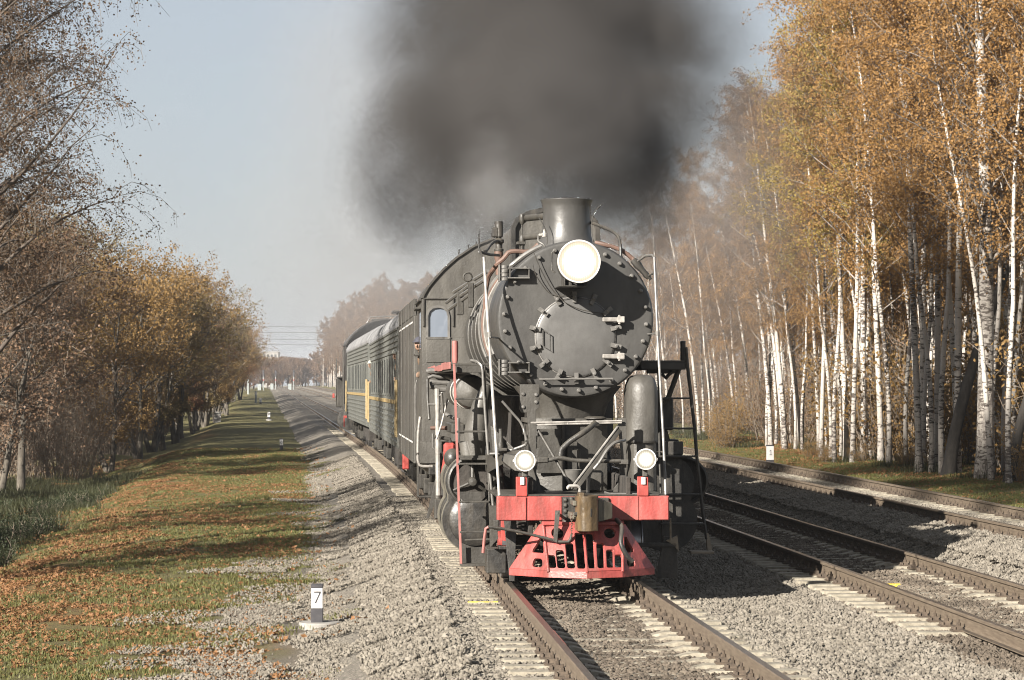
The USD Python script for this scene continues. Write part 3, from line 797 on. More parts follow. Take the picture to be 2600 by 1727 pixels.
broad("tall_brown", 26, 13.0, 0.20, 1, 4.0, 13000, "maple_olive", nl=40, subs=12, tip=3, lo=0.28, twig="dark_twig")
shrub("shrub_brown", 31, 3.0, 34, 1500, "dry_leaf")
shrub("shrub_gold", 32, 2.2, 30, 2200, "maple_gold")
leafy("weed_green", [(0.0, (0.03, 0.04, 0.014)), (0.5, (0.065, 0.08, 0.026)), (0.85, (0.13, 0.135, 0.05)), (1.0, (0.26, 0.21, 0.09))], 0.3)
shrub("shrub_green", 36, 0.7, 26, 3400, "weed_green", 1.0, (0.03, 0.055))
shrub("shrub_twig", 33, 4.2, 44, 1100, "dry_leaf", 1.1)
broad("far_tree", 34, 9.5, 0.2, 1, 3.6, 6000, "dry_leaf", size=(0.16, 0.3), nl=18, subs=6, tip=1, twig_r=0.03)
birch("far_birch", 35, 17.0, 0.14, 0.2, 3.0, 26, 12000, "birch_brown", size=(0.08, 0.16), subs=7)


def plant(kind, name, label, category, o, y, rot, group=None, scale=1.0, dz=-0.02):
    return copy_of(KINDS + kind, name, label, category, at(o, y) * [1, 1, 0] + [0, 0, float(ground_z(o, y)) + dz], rot, group, scale)


rngT = np.random.RandomState(77)
# the front row of the wood on the right, trunk by trunk
FRONT = [(91.4, 13.06), (90.8, 13.4), (87.3, 12.75), (86.9, 13.01), (88.2, 13.47), (85.9, 13.6), (80.5, 12.55), (80.1, 12.75), (78.0, 12.46), (78.6, 12.93), (75.5, 12.44), (76.4, 12.95), (75.1, 13.18),
         (72.2, 12.73), (72.1, 13.21), (71.1, 13.4), (67.4, 12.43), (69.4, 13.07), (67.3, 12.71), (67.6, 12.95), (66.2, 12.74), (67.3, 13.4), (65.5, 12.93), (64.2, 13.5), (61.6, 12.77), (59.7, 12.67), (58.9, 12.97)]
kinds_front = ["birch_brown_a", "birch_brown_b", "birch_brown_a", "birch_gold_c", "birch_brown_b", "birch_gold_a", "birch_lemon", "birch_gold_c", "birch_thin", "birch_gold_a", "birch_lemon", "birch_gold_b", "birch_gold_a",
               "birch_gold_c", "birch_thin", "birch_gold_b", "birch_gold_a", "birch_thin", "birch_gold_c", "birch_gold_b", "birch_thin", "birch_gold_a", "birch_gold_b", "birch_thin", "birch_thin_lean", "birch_thin", "birch_gold_b"]
NAMED = {"birch_gold_a": "tall golden", "birch_gold_b": "tallest golden", "birch_gold_c": "left-leaning golden", "birch_lemon": "yellow-green crowned", "birch_brown_a": "left-leaning brown-leaved", "birch_brown_b": "strongly leaning brown-leaved",
         "birch_thin": "thin wavy-stemmed", "birch_thin_lean": "thin steeply leaning", "birch_bare": "nearly bare", "maple_gold": "golden maple", "maple_olive": "olive-brown maple", "maple_rust": "rust-orange maple", "maple_brown": "single-stemmed brown-leaved tree",
         "maple_bare": "nearly leafless twiggy tree", "tall_brown": "tall olive-brown tree"}
G_FRONT = "white birches along the front edge of the right-hand wood"
for (y, o), k in zip(FRONT, kinds_front):
    plant(k, "birch_tree", NAMED[k] + " white-barked birch at the front edge of the right-hand wood", "birch tree", o, y, rngT.uniform(-0.5, 0.5), G_FRONT + ", " + NAMED[k], rngT.uniform(0.9, 1.08) * (1.0 if y < 79 else (0.85 if y < 83 else 0.74)))
rngF = np.random.RandomState(311)
for k in range(52):
    o = rngF.uniform(12.9, 16.5); y = rngF.uniform(60, 94)
    kk = ["birch_thin", "birch_gold_c", "birch_thin_lean", "birch_thin"][rngF.randint(4)]
    plant(kk, "birch_tree", NAMED[kk] + " white-barked birch at the front edge of the right-hand wood", "birch tree", o, y, rngF.uniform(-0.5, 0.5), G_FRONT + ", " + NAMED[kk], rngF.uniform(0.85, 1.1) * (1.0 if y < 79 else (0.85 if y < 83 else 0.74)))
plant("birch_stout", "birch_tree", "stout old birch with rough black-and-white bark, thickest trunk in the right-hand wood", "birch tree", 12.95, 62.9, 0.4)
plant("dark_leaning", "leaning_tree", "dark trunk leaning right across the white birches left of the stout birch", "tree", 12.65, 65.3, 0.1)
plant("dark_leaning", "leaning_tree", "dark curved trunk leaning right at the picture's right edge, behind thin birches", "tree", 12.9, 60.6, -0.25, None, 0.8)
plant("birch_bare", "birch_tree", "pale nearly bare birch in thin smoke just right of the locomotive's right ladder", "birch tree", 12.2, 112.0, 0.3)
plant("birch_bare", "birch_tree", "smaller bare birch in the smoke behind the locomotive's right handrail", "birch tree", 13.4, 124.0, 2.0, None, 0.85)
rngT = np.random.RandomState(78)
G_WOOD = "birches standing deeper in the right-hand wood"
G_SMOKE = "brown birches half hidden by smoke at the far end of the right-hand wood"
for k in range(105):
    y = rngT.uniform(54, 130); o = 14.2 + 20 * rngT.rand() ** 1.3
    if not (-0.02 * y < float(c(y)) + o < 0.2 * y + 3.5):
        continue
    if y > 92:
        kk = ["birch_brown_a", "birch_brown_b", "birch_gold_a", "birch_brown_a"][rngT.randint(4)]
    else:
        kk = ["birch_gold_a", "birch_gold_b", "birch_gold_c", "birch_lemon", "birch_gold_b", "birch_thin"][rngT.randint(6)]
    plant(kk, "birch_tree", NAMED[kk] + " birch standing deeper in the right-hand wood, behind its front row", "birch tree", o, y, rngT.uniform(-0.6, 0.6), G_WOOD + ", " + NAMED[kk], rngT.uniform(0.88, 1.12) * (1.0 if y < 80 else (0.85 if y < 88 else 0.66)))
for k in range(46):
    y = rngT.uniform(95, 210); o = 12.3 + 9 * rngT.rand() ** 1.5
    kk = ["birch_brown_a", "birch_brown_b", "birch_bare", "birch_gold_c"][rngT.randint(4)]
    plant(kk, "birch_tree", NAMED[kk] + " birch veiled by smoke at the far end of the right-hand wood", "birch tree", o, y, rngT.uniform(-0.6, 0.6), G_SMOKE + ", " + NAMED[kk], rngT.uniform(0.55, 0.68))

# left side
rngT = np.random.RandomState(79)
plant("birch_weeping", "birch_tree", "tall weeping birch with hanging twigs and tiny brown leaves at the picture's left edge", "birch tree", -9.3, 47.7, 0.7)
plant("birch_weeping", "birch_tree", "second weeping birch with brown leaves, just behind the left-edge one", "birch tree", -11.6, 57.0, 2.6, None, 0.95)
LEFT = [("maple_brown", -13.2, 90.6, "grey straight-trunked tree with brown twigs left of the mound of rough grass"), ("maple_bare", -13.8, 88.0, "forked grey tree at the left edge behind the straight-trunked one"),
        ("maple_gold", -11.4, 112.4, "golden maple with a leaning grey stem at the edge of the orange leaf litter"), ("maple_gold", -10.9, 128.0, "broad golden maple right of the leaning one, middle of the left-hand row"),
        ("maple_olive", -10.6, 135.5, "three-stemmed maple with olive-brown crown, middle of the left-hand row"), ("maple_gold", -10.2, 141.0, "golden maple beside the three-stemmed one in the left-hand row"),
        ("maple_olive", -9.9, 151.4, "maple with thick twisted stems farther along the left-hand row"), ("maple_brown", -9.8, 158.0, "brown-twigged tree standing behind the twisted maple on the left")]
for k, o, y, lb in LEFT:
    plant(k, "maple_tree", lb, "tree", o, y, rngT.uniform(0, 6.28), None, rngT.uniform(0.95, 1.1))
G_ROW = "maples in the row that runs along the foot of the left-hand bank"
for y in np.r_[np.arange(166, 262, 8.0), np.arange(268, 420, 13.0)]:
    kk = ["maple_gold", "maple_olive", "maple_gold", "maple_rust", "maple_olive", "maple_gold"][rngT.randint(6)]
    plant(kk, "maple_tree", "rounded " + NAMED[kk] + " in the distant row along the foot of the left-hand bank", "tree", -9.9 + rngT.normal(0, 0.8), y, rngT.uniform(0, 6.28), G_ROW + ", " + NAMED[kk], rngT.uniform(0.85, 1.1))
rngT = np.random.RandomState(80)
G_LWOOD = "brown autumn trees of the left-hand wood"
for k in range(85):
    y = rngT.uniform(88, 200); o = -14.5 - 24 * rngT.rand() ** 1.2
    x = float(c(y)) + o
    if not (-0.215 * y - 2 < x) or (y < 85 and o > -15):
        continue
    kk = ["maple_brown", "maple_gold", "tall_brown", "maple_olive", "tall_brown", "maple_bare"][rngT.randint(6)]
    plant(kk, "autumn_tree", NAMED[kk] + " in the left-hand wood behind the front row of maples", "tree", o, y, rngT.uniform(0, 6.28), G_LWOOD + ", " + NAMED[kk], rngT.uniform(0.85, 1.15))
# trees of the same wood that stand just left of the frame and shade the verge
for k, o, y, s in [("maple_brown", -12.6, 39.0, 0.9), ("maple_bare", -13.6, 50.0, 0.9), ("maple_brown", -15.4, 78.0, 1.0)]:
    plant(k, "autumn_tree", NAMED[k] + " in the left-hand wood behind the front row of maples", "tree", o, y, rngT.uniform(0, 6.28), G_LWOOD + ", " + NAMED[k], s)


rngT = np.random.RandomState(81)


def scatter(name, kinds, items, label, category):
    """Far or uncountable growth: one object that repeats a few plants."""
    par = "/World/" + numbered("/World", name)
    pi = UsdGeom.PointInstancer.Define(stage, par)
    for k, kd in enumerate(kinds):
        x = UsdGeom.Xform.Define(stage, f"{par}/plant_{k:03d}")
        x.GetPrim().GetReferences().AddInternalReference(KINDS + kd)
        pi.GetPrototypesRel().AddTarget(x.GetPath())
    pi.CreateProtoIndicesAttr([int(i[0]) for i in items])
    pi.CreatePositionsAttr(Vt.Vec3fArray.FromNumpy(np.array([i[1] for i in items], np.float32)))
    pi.CreateOrientationsAttr(Vt.QuathArray([Gf.Quath(math.cos(i[2] / 2), 0, 0, math.sin(i[2] / 2)) for i in items]))
    pi.CreateScalesAttr(Vt.Vec3fArray.FromNumpy(np.array([(i[3],) * 3 for i in items], np.float32)))
    tag(pi.GetPrim(), label, category, kind="stuff")


it = []
for k in range(460):
    if k % 2:
        y = rngT.uniform(52, 210); o = -12.0 - 22 * rngT.rand() ** 1.3
        if y < 100 and o > -13.4:
            continue
        kd = [0, 2, 2, 2][rngT.randint(4)]
    else:
        y = rngT.uniform(55, 190); o = 13.8 + 18 * rngT.rand()
        kd = [0, 2, 0, 1][rngT.randint(4)]
    if not in_view(float(c(y)) + o, y, 2):
        continue
    it.append((kd, at(o, y) * [1, 1, 0] + [0, 0, float(ground_z(o, y))], rngT.uniform(0, 6.28), rngT.uniform(0.7, 1.35)))
for (y, o, s) in [(76.5, 14.3, 1.5), (78.0, 14.8, 1.3), (97, 12.4, 0.8), (94, 12.0, 0.7), (100, 12.8, 0.8), (73, 13.6, 0.4), (70.5, 12.9, 0.35), (68.5, 13.2, 0.4), (75.5, 12.7, 0.35), (78.5, 12.2, 0.3), (81, 12.3, 0.3), (60.5, 13.3, 0.6), (72, 14.5, 1.6), (83, 14.2, 1.5), (66, 14.8, 1.5), (69, 15.5, 2.0), (79, 15.6, 2.1), (86, 15.2, 1.9), (63, 14.9, 1.7)]:
    it.append((1, at(o, y) * [1, 1, 0] + [0, 0, float(ground_z(o, y))], rngT.uniform(0, 6.28), s))
scatter("bank_weeds", ["shrub_green"], [(0, at(o, y) * [1, 1, 0] + [0, 0, float(ground_z(o, y))], rngT.uniform(0, 6.28), rngT.uniform(0.45, 1.1)) for o, y in zip(rngT.uniform(-12.6, -9.6, 46), rngT.uniform(50, 74, 46))], "low dark green weeds and brambles on the mound at the left", "weeds")
scatter("undergrowth", ["shrub_brown", "shrub_gold", "shrub_twig"], it, "brown tangle of shrubs and saplings under the trees of both woods", "undergrowth")
it = []
for k in range(900):
    if k % 3 == 0:
        y = rngT.uniform(200, 760); o = 12.5 + 34 * rngT.rand() ** 1.4; kd = 1
    elif k % 3 == 1:
        y = rngT.uniform(190, 900); o = -12 - 45 * rngT.rand() ** 1.3; kd = 0
    else:
        y = rngT.uniform(860, 1150); o = rngT.uniform(-80, 110); kd = 0
    it.append((kd, at(o, y) * [1, 1, 0] + [0, 0, float(ground_z(o, y)) - 0.1], rngT.uniform(0, 6.28), rngT.uniform(0.8, 1.15) * (1.2 if kd == 0 and y > 850 else (float(np.interp(y, [200, 330, 420], [0.58, 0.8, 1.0])) if kd == 1 else 1.0))))
for k in range(150):
    y = rngT.uniform(110, 230); o = -30 - 30 * rngT.rand()
    it.append((0, at(o, y) * [1, 1, 0] + [0, 0, float(ground_z(o, y)) - 0.1], rngT.uniform(0, 6.28), rngT.uniform(0.9, 1.3)))
    y = rngT.uniform(95, 230); o = 26 + 30 * rngT.rand()
    it.append((1, at(o, y) * [1, 1, 0] + [0, 0, float(ground_z(o, y)) - 0.1], rngT.uniform(0, 6.28), rngT.uniform(0.55, 0.8)))
scatter("distant_wood", ["far_tree", "far_birch"], it, "far brown autumn wood closing the view beyond the railway line", "wood")

# ------------------------------------------------------------------ locomotive
noisy("black_paint", toned([(0.25, (0.016, 0.015, 0.014)), (0.5, (0.035, 0.033, 0.03)), (0.75, (0.065, 0.06, 0.053))], 0.84), scale=3.5, rough=0.45, bump=0.004, bump_scale=30, bevel=0.008, dust=((0.15, 0.135, 0.11), 0.5), gloss=0.2, grime=((0.12, 0.105, 0.085), 3.0, 0.6))
noisy("smokebox_paint", toned([(0.25, (0.06, 0.058, 0.054)), (0.55, (0.085, 0.082, 0.077)), (0.8, (0.115, 0.111, 0.104))], 0.84), scale=1.6, rough=0.42, bump=0.002, bump_scale=20, bevel=0.008, stretch=(1, 1, 0.5), gloss=0.14, grime=((0.025, 0.022, 0.02), 1.5, 0.55))
noisy("door_paint", toned([(0.3, (0.11, 0.107, 0.103)), (0.7, (0.15, 0.146, 0.14))], 0.84), scale=2.5, rough=0.4, bevel=0.008, gloss=0.12, bump=0.0015, bump_scale=14, grime=((0.05, 0.045, 0.04), 2.0, 0.35))
noisy("dusty_paint", toned([(0.25, (0.065, 0.06, 0.052)), (0.5, (0.105, 0.098, 0.086)), (0.75, (0.16, 0.15, 0.132))], 0.84), scale=2.6, rough=0.5, bump=0.004, bump_scale=30, bevel=0.01, stretch=(1, 1, 0.45), gloss=0.18, grime=((0.03, 0.026, 0.022), 2.2, 0.7))
noisy("grimy_paint", toned([(0.25, (0.032, 0.029, 0.024)), (0.5, (0.06, 0.055, 0.046)), (0.75, (0.105, 0.095, 0.08))], 0.84), scale=3.0, rough=0.55, bump=0.004, bump_scale=30, bevel=0.006, stretch=(1, 1, 0.4), dust=((0.16, 0.145, 0.12), 0.35), gloss=0.2, grime=((0.015, 0.012, 0.01), 2.5, 0.7))
noisy("red_paint", [(0.25, (0.30, 0.045, 0.038)), (0.5, (0.42, 0.085, 0.075)), (0.72, (0.48, 0.14, 0.12)), (0.85, (0.45, 0.2, 0.17))], scale=4.0, rough=0.45, bump=0.004, bump_scale=30, bevel=0.01, stretch=(1.6, 1, 0.5), gloss=0.15, grime=((0.07, 0.04, 0.03), 2.6, 0.75))
noisy("bright_red", [(0.3, (0.38, 0.045, 0.035)), (0.7, (0.48, 0.085, 0.07))], scale=5, rough=0.5, bevel=0.01, gloss=0.15, grime=((0.06, 0.035, 0.03), 4.0, 0.6))
noisy("pink_red", [(0.3, (0.32, 0.11, 0.095)), (0.7, (0.42, 0.17, 0.15))], scale=5, rough=0.6, bevel=0.006, grime=((0.08, 0.06, 0.05), 4.0, 0.5))
noisy("worn_steel", [(0.3, (0.17, 0.16, 0.145)), (0.5, (0.32, 0.30, 0.275)), (0.7, (0.46, 0.435, 0.40))], scale=8, rough=0.4, bevel=0.004, gloss=0.15)
noisy("grey_pipe", [(0.3, (0.09, 0.085, 0.078)), (0.6, (0.16, 0.152, 0.14)), (0.8, (0.23, 0.22, 0.2))], scale=6, rough=0.42, spec=0.5, gloss=0.15)
noisy("rust_pipe", [(0.3, (0.09, 0.055, 0.04)), (0.6, (0.17, 0.10, 0.075)), (0.8, (0.24, 0.16, 0.125))], scale=7, rough=0.65)
noisy("coupler_brown", [(0.25, (0.05, 0.034, 0.017)), (0.5, (0.115, 0.077, 0.038)), (0.75, (0.22, 0.15, 0.075))], scale=5, rough=0.45, bump=0.005, bump_scale=25, bevel=0.012, stretch=(1, 1, 0.4), gloss=0.2, grime=((0.03, 0.025, 0.02), 3.0, 0.9))
noisy("coupler_grey", [(0.3, (0.09, 0.08, 0.06)), (0.7, (0.16, 0.145, 0.11))], scale=6, rough=0.6, bevel=0.012, gloss=0.15, grime=((0.03, 0.025, 0.02), 3.0, 0.6))
noisy("white_paint", [(0.3, (0.55, 0.53, 0.5)), (0.7, (0.74, 0.72, 0.69))], scale=8, rough=0.6, bevel=0.004)
noisy("tread_steel", [(0.3, (0.35, 0.35, 0.36)), (0.7, (0.55, 0.55, 0.57))], scale=5, rough=0.3, metallic=0.9)
noisy("tan_step", [(0.3, (0.24, 0.2, 0.15)), (0.7, (0.36, 0.31, 0.24))], scale=8, rough=0.8)


def lamp_glass(name, x, z, r, core, edge, col_edge):
    """A lit lamp: brightest over the bulb, weaker and warmer towards the rim of the reflector, fluted glass."""
    usdkit.material(stage, LK + name, {
        "tc": ("texture_coordinate", {}), "sp": ("separate_xyz", {}), "cx": ("combine_xyz", {"y": 0.0}), "d": ("vector_math", {"math_type": "distance", "vector2": (x, 0.0, z)}), "q": ("map_range", {"from_min": 0.0, "from_max": r, "clamp": True}),
        "w": ("wave_texture", {"wave_type": "bands", "bands_direction": "x", "scale": 14.0, "distortion": 1.0}), "wa": ("math", {"math_type": "multiply_add", "value2": 0.08, "value3": -0.04}), "qa": ("math", {"math_type": "add", "use_clamp": True}),
        "s": ("rgb_ramp", {"ramp": [(0.0, (core,) * 3), (0.45, (core * 0.55,) * 3), (0.8, (edge * 1.3,) * 3), (1.0, (edge,) * 3)]}), "c": ("rgb_ramp", {"ramp": [(0.0, (1.0, 0.96, 0.86)), (0.6, (1.0, 0.93, 0.78)), (1.0, col_edge)]}),
        "e": ("emission", {})},
        [("tc.object", "sp.vector"), ("sp.x", "cx.x"), ("sp.z", "cx.z"), ("cx.vector", "d.vector1"), ("d.value", "q.value"), ("tc.object", "w.vector"), ("w.fac", "wa.value1"), ("q.result", "qa.value1"), ("wa.value", "qa.value2"),
         ("qa.value", "s.fac"), ("qa.value", "c.fac"), ("s.color", "e.strength"), ("c.color", "e.color")], surface="e.emission")


lamp_glass("lit_lens", 0.045, 3.926, 0.25, 5.0, 0.24, (1.0, 0.84, 0.6))
lamp_glass("lit_lens_left", -0.673, 1.505, 0.115, 1.0, 0.16, (1.0, 0.88, 0.66))
lamp_glass("lit_lens_right", 0.779, 1.52, 0.115, 1.0, 0.16, (1.0, 0.88, 0.66))
usdkit.material(stage, LK + "window_glass", {"gl": ("glossy_bsdf", {"color": (0.9, 0.92, 0.95), "roughness": 0.03}), "d": ("principled_bsdf", {"base_color": (0.10, 0.115, 0.14), "roughness": 0.25}), "f": ("fresnel", {"IOR": 1.6}),
                "m": ("mix_closure", {})}, [("f.fac", "m.fac"), ("d.BSDF", "m.closure1"), ("gl.BSDF", "m.closure2")], surface="m.closure")

BLK, SBX, DST, GRM, RED, STL, GPI, RPI = (LK + k for k in ("black_paint", "smokebox_paint", "dusty_paint", "grimy_paint", "red_paint", "worn_steel", "grey_pipe", "rust_pipe"))
Y0 = 31.2
loco = thing("steam_locomotive", "black steam locomotive with red buffer beam and three lit lamps heading the train", "locomotive", at(0.02, Y0), heading(Y0))


def P(name, mat, fn, parent=loco, smooth=35, **tags):
    b = MB(); fn(b)
    return b.build(name, mat, parent, smooth, **tags)


def tubep(name, mat, pts, r, parent=loco, sides=8, smooth=0, **tags):
    return P(name, mat, lambda b: b.tube(pts, r, sides, smooth=smooth), parent, **tags)


def disc(cx, cz, r, n=40):
    return Point(cx, cz).buffer(r, quad_segs=n // 4)


SX, SZ = 0.065, 3.235
# boiler and smokebox
sb = P("smokebox", SBX, lambda b: b.lathe([(0.0, 1.39), (0.93, 1.39), (0.965, 1.40), (0.985, 1.43), (0.99, 1.46), (0.99, 3.3), (0.9, 3.3)], 72, axis="y", at=(SX, 0, SZ)))
for k in range(26):
    a = 2 * math.pi * (k + 0.5) / 26 + 0.05
    bx, bz = SX + 0.895 * math.cos(a), SZ + 0.895 * math.sin(a)
    obj("bolt", MB().lathe([(0.0, 1.325), (0.016, 1.327), (0.024, 1.34), (0.024, 1.365), (0.03, 1.37), (0.03, 1.392)], 8, axis="y", at=(bx, 0, bz)).mesh(), LK + "grey_pipe", sb)
DX, DZ = 0.065, 3.01
door = P("smokebox_door", LK + "door_paint", lambda b: b.lathe([(0.0, 1.315), (0.2, 1.319), (0.38, 1.33), (0.47, 1.345), (0.495, 1.36), (0.5, 1.378), (0.515, 1.386), (0.515, 1.392)], 72, axis="y", at=(DX, 0, DZ)), label="light grey round smokebox door")
P("door_seam", STL, lambda b: b.lathe([(0.499, 1.372), (0.502, 1.366), (0.507, 1.372)], 72, axis="y", at=(DX, 0, DZ)), door)
for bx, bz in [(-0.17, 3.48), (-0.35, 3.33), (-0.45, 3.12), (-0.45, 2.88), (-0.34, 2.68), (-0.15, 2.54), (0.07, 2.49), (0.3, 2.55), (0.47, 2.69), (0.575, 2.9), (0.575, 3.13), (0.47, 3.34), (0.29, 3.49), (0.05, 3.52)]:
    a = math.atan2(bz - DZ, bx - DX)
    M = trimesh.transformations.translation_matrix([bx, 0, bz]) @ trimesh.transformations.rotation_matrix(-a, [0, 1, 0])
    b = MB()
    b.box(-0.075, 0.06, 1.30, 1.335, -0.026, 0.026, M)
    b.box(0.03, 0.062, 1.335, 1.392, -0.024, 0.024, M)
    b.lathe([(0.0, 1.255), (0.012, 1.255), (0.013, 1.28), (0.022, 1.282), (0.022, 1.302)], 6, axis="y", at=(0, 0, 0), M=M)
    b.build("door_clamp", LK + "grey_pipe", door, 20)
for z in (3.23, 2.77):
    h = P("door_hinge", STL, lambda b: (b.rbox(0.395, 0.60, 1.262, 1.30, z - 0.028, z + 0.028), b.rbox(0.58, 0.675, 1.24, 1.392, z - 0.04, z + 0.04)), door, label="bright steel door hinge")
    P("hinge_pin", STL, lambda b: b.lathe([(0.0, z - 0.06), (0.016, z - 0.055), (0.016, z + 0.055), (0.0, z + 0.06)], 8, at=(0.605, 1.262, 0)), h)
P("door_handrail", LK + "grey_pipe", lambda b: (b.tube([(-0.40, 1.25, 2.482), (0.05, 1.245, 2.487), (0.52, 1.25, 2.49)], 0.013), b.tube([(-0.36, 1.25, 2.483), (-0.36, 1.39, 2.49)], 0.01), b.tube([(0.48, 1.25, 2.49), (0.48, 1.39, 2.49)], 0.01)))
P("door_grip", BLK, lambda b: b.tube([(-0.35, 1.31, 3.1), (-0.26, 1.28, 3.04), (-0.26, 1.28, 2.84), (-0.35, 1.31, 2.9), (-0.35, 1.31, 3.1)], 0.008, 6), door)
for z in (3.815, 2.635):
    h = P("side_hinge", LK + "grey_pipe", lambda b: ([b.lathe([(0.0, z - 0.1 + q * 0.05), (0.055, z - 0.098 + q * 0.05), (0.055, z - 0.06 + q * 0.05), (0.0, z - 0.058 + q * 0.05)], 16, at=(-0.83, 1.33, 0)) for q in range(4)],
                                          b.rbox(-0.905, -0.885, 1.27, 1.4, z - 0.11, z + 0.1, 0.004)))
    P("hinge_strap", LK + "grey_pipe", lambda b: b.rbox(-0.79, -0.515, 1.27, 1.39, z + 0.045, z + 0.063, 0.004), h)
    P("hinge_strap", LK + "grey_pipe", lambda b: b.rbox(-0.79, -0.515, 1.27, 1.39, z - 0.075, z - 0.057, 0.004), h)
    P("hinge_plate", LK + "dusty_paint", lambda b: (b.rbox(-0.77, -0.755, 1.275, 1.39, z - 0.06, z + 0.05, 0.003), b.rbox(-0.53, -0.517, 1.28, 1.39, z - 0.06, z + 0.05, 0.003)), h)
# headlight
HX, HZ = 0.045, 3.926
hl = P("headlight", LK + "dusty_paint", lambda b: b.lathe([(0.245, 0.66), (0.262, 0.65), (0.268, 0.67), (0.268, 0.73), (0.25, 0.74), (0.25, 1.06), (0.2, 1.18), (0.0, 1.22)], 48, axis="y", at=(HX, 0, HZ)), label="big round lit headlight above the smokebox door")
P("lens", LK + "lit_lens", lambda b: b.lathe([(0.0, 0.66), (0.12, 0.665), (0.2, 0.675), (0.247, 0.695)], 48, axis="y", at=(HX, 0, HZ)), hl)
P("rim", LK + "white_paint", lambda b: b.lathe([(0.243, 0.665), (0.247, 0.645), (0.262, 0.642), (0.268, 0.655), (0.266, 0.675)], 48, axis="y", at=(HX, 0, HZ)), hl)
P("headlight_bracket", GRM, lambda b: (b.rbox(HX - 0.24, HX + 0.1, 0.74, 1.4, 3.62, 3.635, 0.004), b.rbox(HX - 0.16, HX - 0.14, 0.98, 1.39, 3.63, 3.78, 0.004), b.rbox(HX + 0.12, HX + 0.14, 0.98, 1.39, 3.63, 3.76, 0.004),
                                      b.rbox(HX - 0.10, HX - 0.06, 0.95, 1.0, 3.63, 3.69, 0.004)), hl)
P("latch", DST, lambda b: b.tube([(HX - 0.27, 0.98, 4.08), (HX - 0.31, 0.98, 4.05), (HX - 0.31, 0.98, 3.83), (HX - 0.27, 0.98, 3.8)], 0.012, 6), hl)
# chimney: drum with a rolled lip and flared foot
chim = P("chimney", SBX, lambda b: b.lathe([(0.43, 4.05), (0.405, 4.16), (0.36, 4.24), (0.325, 4.34), (0.31, 4.48), (0.305, 4.62), (0.308, 4.70), (0.318, 4.75), (0.335, 4.785), (0.335, 4.80), (0.315, 4.805), (0.28, 4.79), (0.27, 4.3), (0.0, 4.25)], 48, at=(0.037, 2.3, 0)))
# boiler barrel with bands, lagging plates
boil = P("boiler", GRM, lambda b: b.lathe([(0.5, 3.3), (0.915, 3.3), (0.93, 3.32), (0.93, 10.98)], 56, axis="y", at=(SX, 0, SZ - 0.02)))
for y in (3.42, 4.3, 5.3, 6.4, 7.5, 8.6, 9.7):
    P("boiler_band", LK + "dusty_paint", lambda b: b.lathe([(0.93, y), (0.943, y + 0.004), (0.943, y + 0.07), (0.93, y + 0.074)], 56, axis="y", at=(SX, 0, SZ - 0.02)), boil)
for k, (r, y, m) in enumerate([(0.03, 3.6, GPI), (0.028, 3.72, GPI), (0.024, 3.84, LK + "worn_steel"), (0.03, 3.98, RPI), (0.02, 4.12, GPI), (0.026, 4.5, GPI)]):
    a = np.linspace(math.radians(128), math.radians(205), 14)
    tubep("wrapped_pipe", m, np.stack([SX + (0.965 + 0.012 * k) * np.cos(a), np.full(14, y) + 0.25 * np.sin(np.linspace(0, 2, 14)), SZ + (0.965 + 0.012 * k) * np.sin(a)], 1), r)
sky_ = Polygon([(-0.51, 4.0), (-0.51, 4.59), (-0.46, 4.69), (-0.37, 4.765), (-0.26, 4.81), (-0.09, 4.85), (0.1, 4.86), (0.29, 4.85), (0.46, 4.81), (0.57, 4.765), (0.66, 4.69), (0.7, 4.59), (0.7, 4.0)])
cas = P("dome_casing", LK + "dusty_paint", lambda b: b.xz(sky_.buffer(-0.03), 4.85, 9.2), label="tall round-topped casing over the domes behind the chimney")
P("casing_front", LK + "dusty_paint", lambda b: b.xz(sky_, 4.78, 4.85), cas)
P("casing_lip", BLK, lambda b: b.xz(sky_.buffer(0.015).difference(sky_.buffer(-0.05)), 4.72, 4.79), cas)
# the pipework between chimney and casing
tubep("steam_pipe", GRM, [(-0.40, 4, 4.66), (-0.37, 4, 4.67), (-0.16, 3.6, 4.67), (0.0, 3.0, 4.67)], [0.035, 0.045, 0.045, 0.045], sides=12)
tubep("steam_pipe", GRM, [(-0.40, 4, 4.41), (0.0, 3.4, 4.41)], 0.04, sides=12)
P("valve_column", GRM, lambda b: (b.lathe([(0.0, 4.72), (0.035, 4.72), (0.045, 4.66), (0.03, 4.6), (0.012, 4.58), (0.012, 4.45), (0.03, 4.44), (0.045, 4.40), (0.045, 4.33), (0.03, 4.28), (0.035, 4.1), (0.06, 4.0)], 12, at=(-0.42, 4.0, 0)), b.rbox(-0.5, -0.38, 3.94, 4.06, 4.31, 4.35, 0.006)))
tubep("steam_pipe", RPI, [(-0.34, 2.2, 4.22), (-0.49, 2.2, 4.12), (-0.62, 2.2, 4.13), (-0.71, 2.2, 4.12), (-0.78, 2.2, 4.04), (-0.85, 2.2, 3.98), (-0.89, 2.25, 3.93), (-0.97, 2.5, 3.78), (-1.0, 2.6, 3.4)], 0.03, smooth=30)
tubep("conduit", GPI, [(-0.35, 1.5, 4.16), (-0.54, 1.5, 4.06), (-0.72, 1.5, 3.92), (-0.86, 1.8, 3.76)], 0.032, smooth=16)
tubep("conduit", GPI, [(-0.38, 1.6, 4.31), (-0.39, 1.55, 4.23), (-0.32, 1.5, 4.17), (-0.31, 1.5, 4.15), (-0.45, 1.5, 4.065), (-0.58, 1.5, 4.0), (-0.68, 1.5, 3.91), (-0.82, 1.7, 3.78)], 0.012, smooth=40)
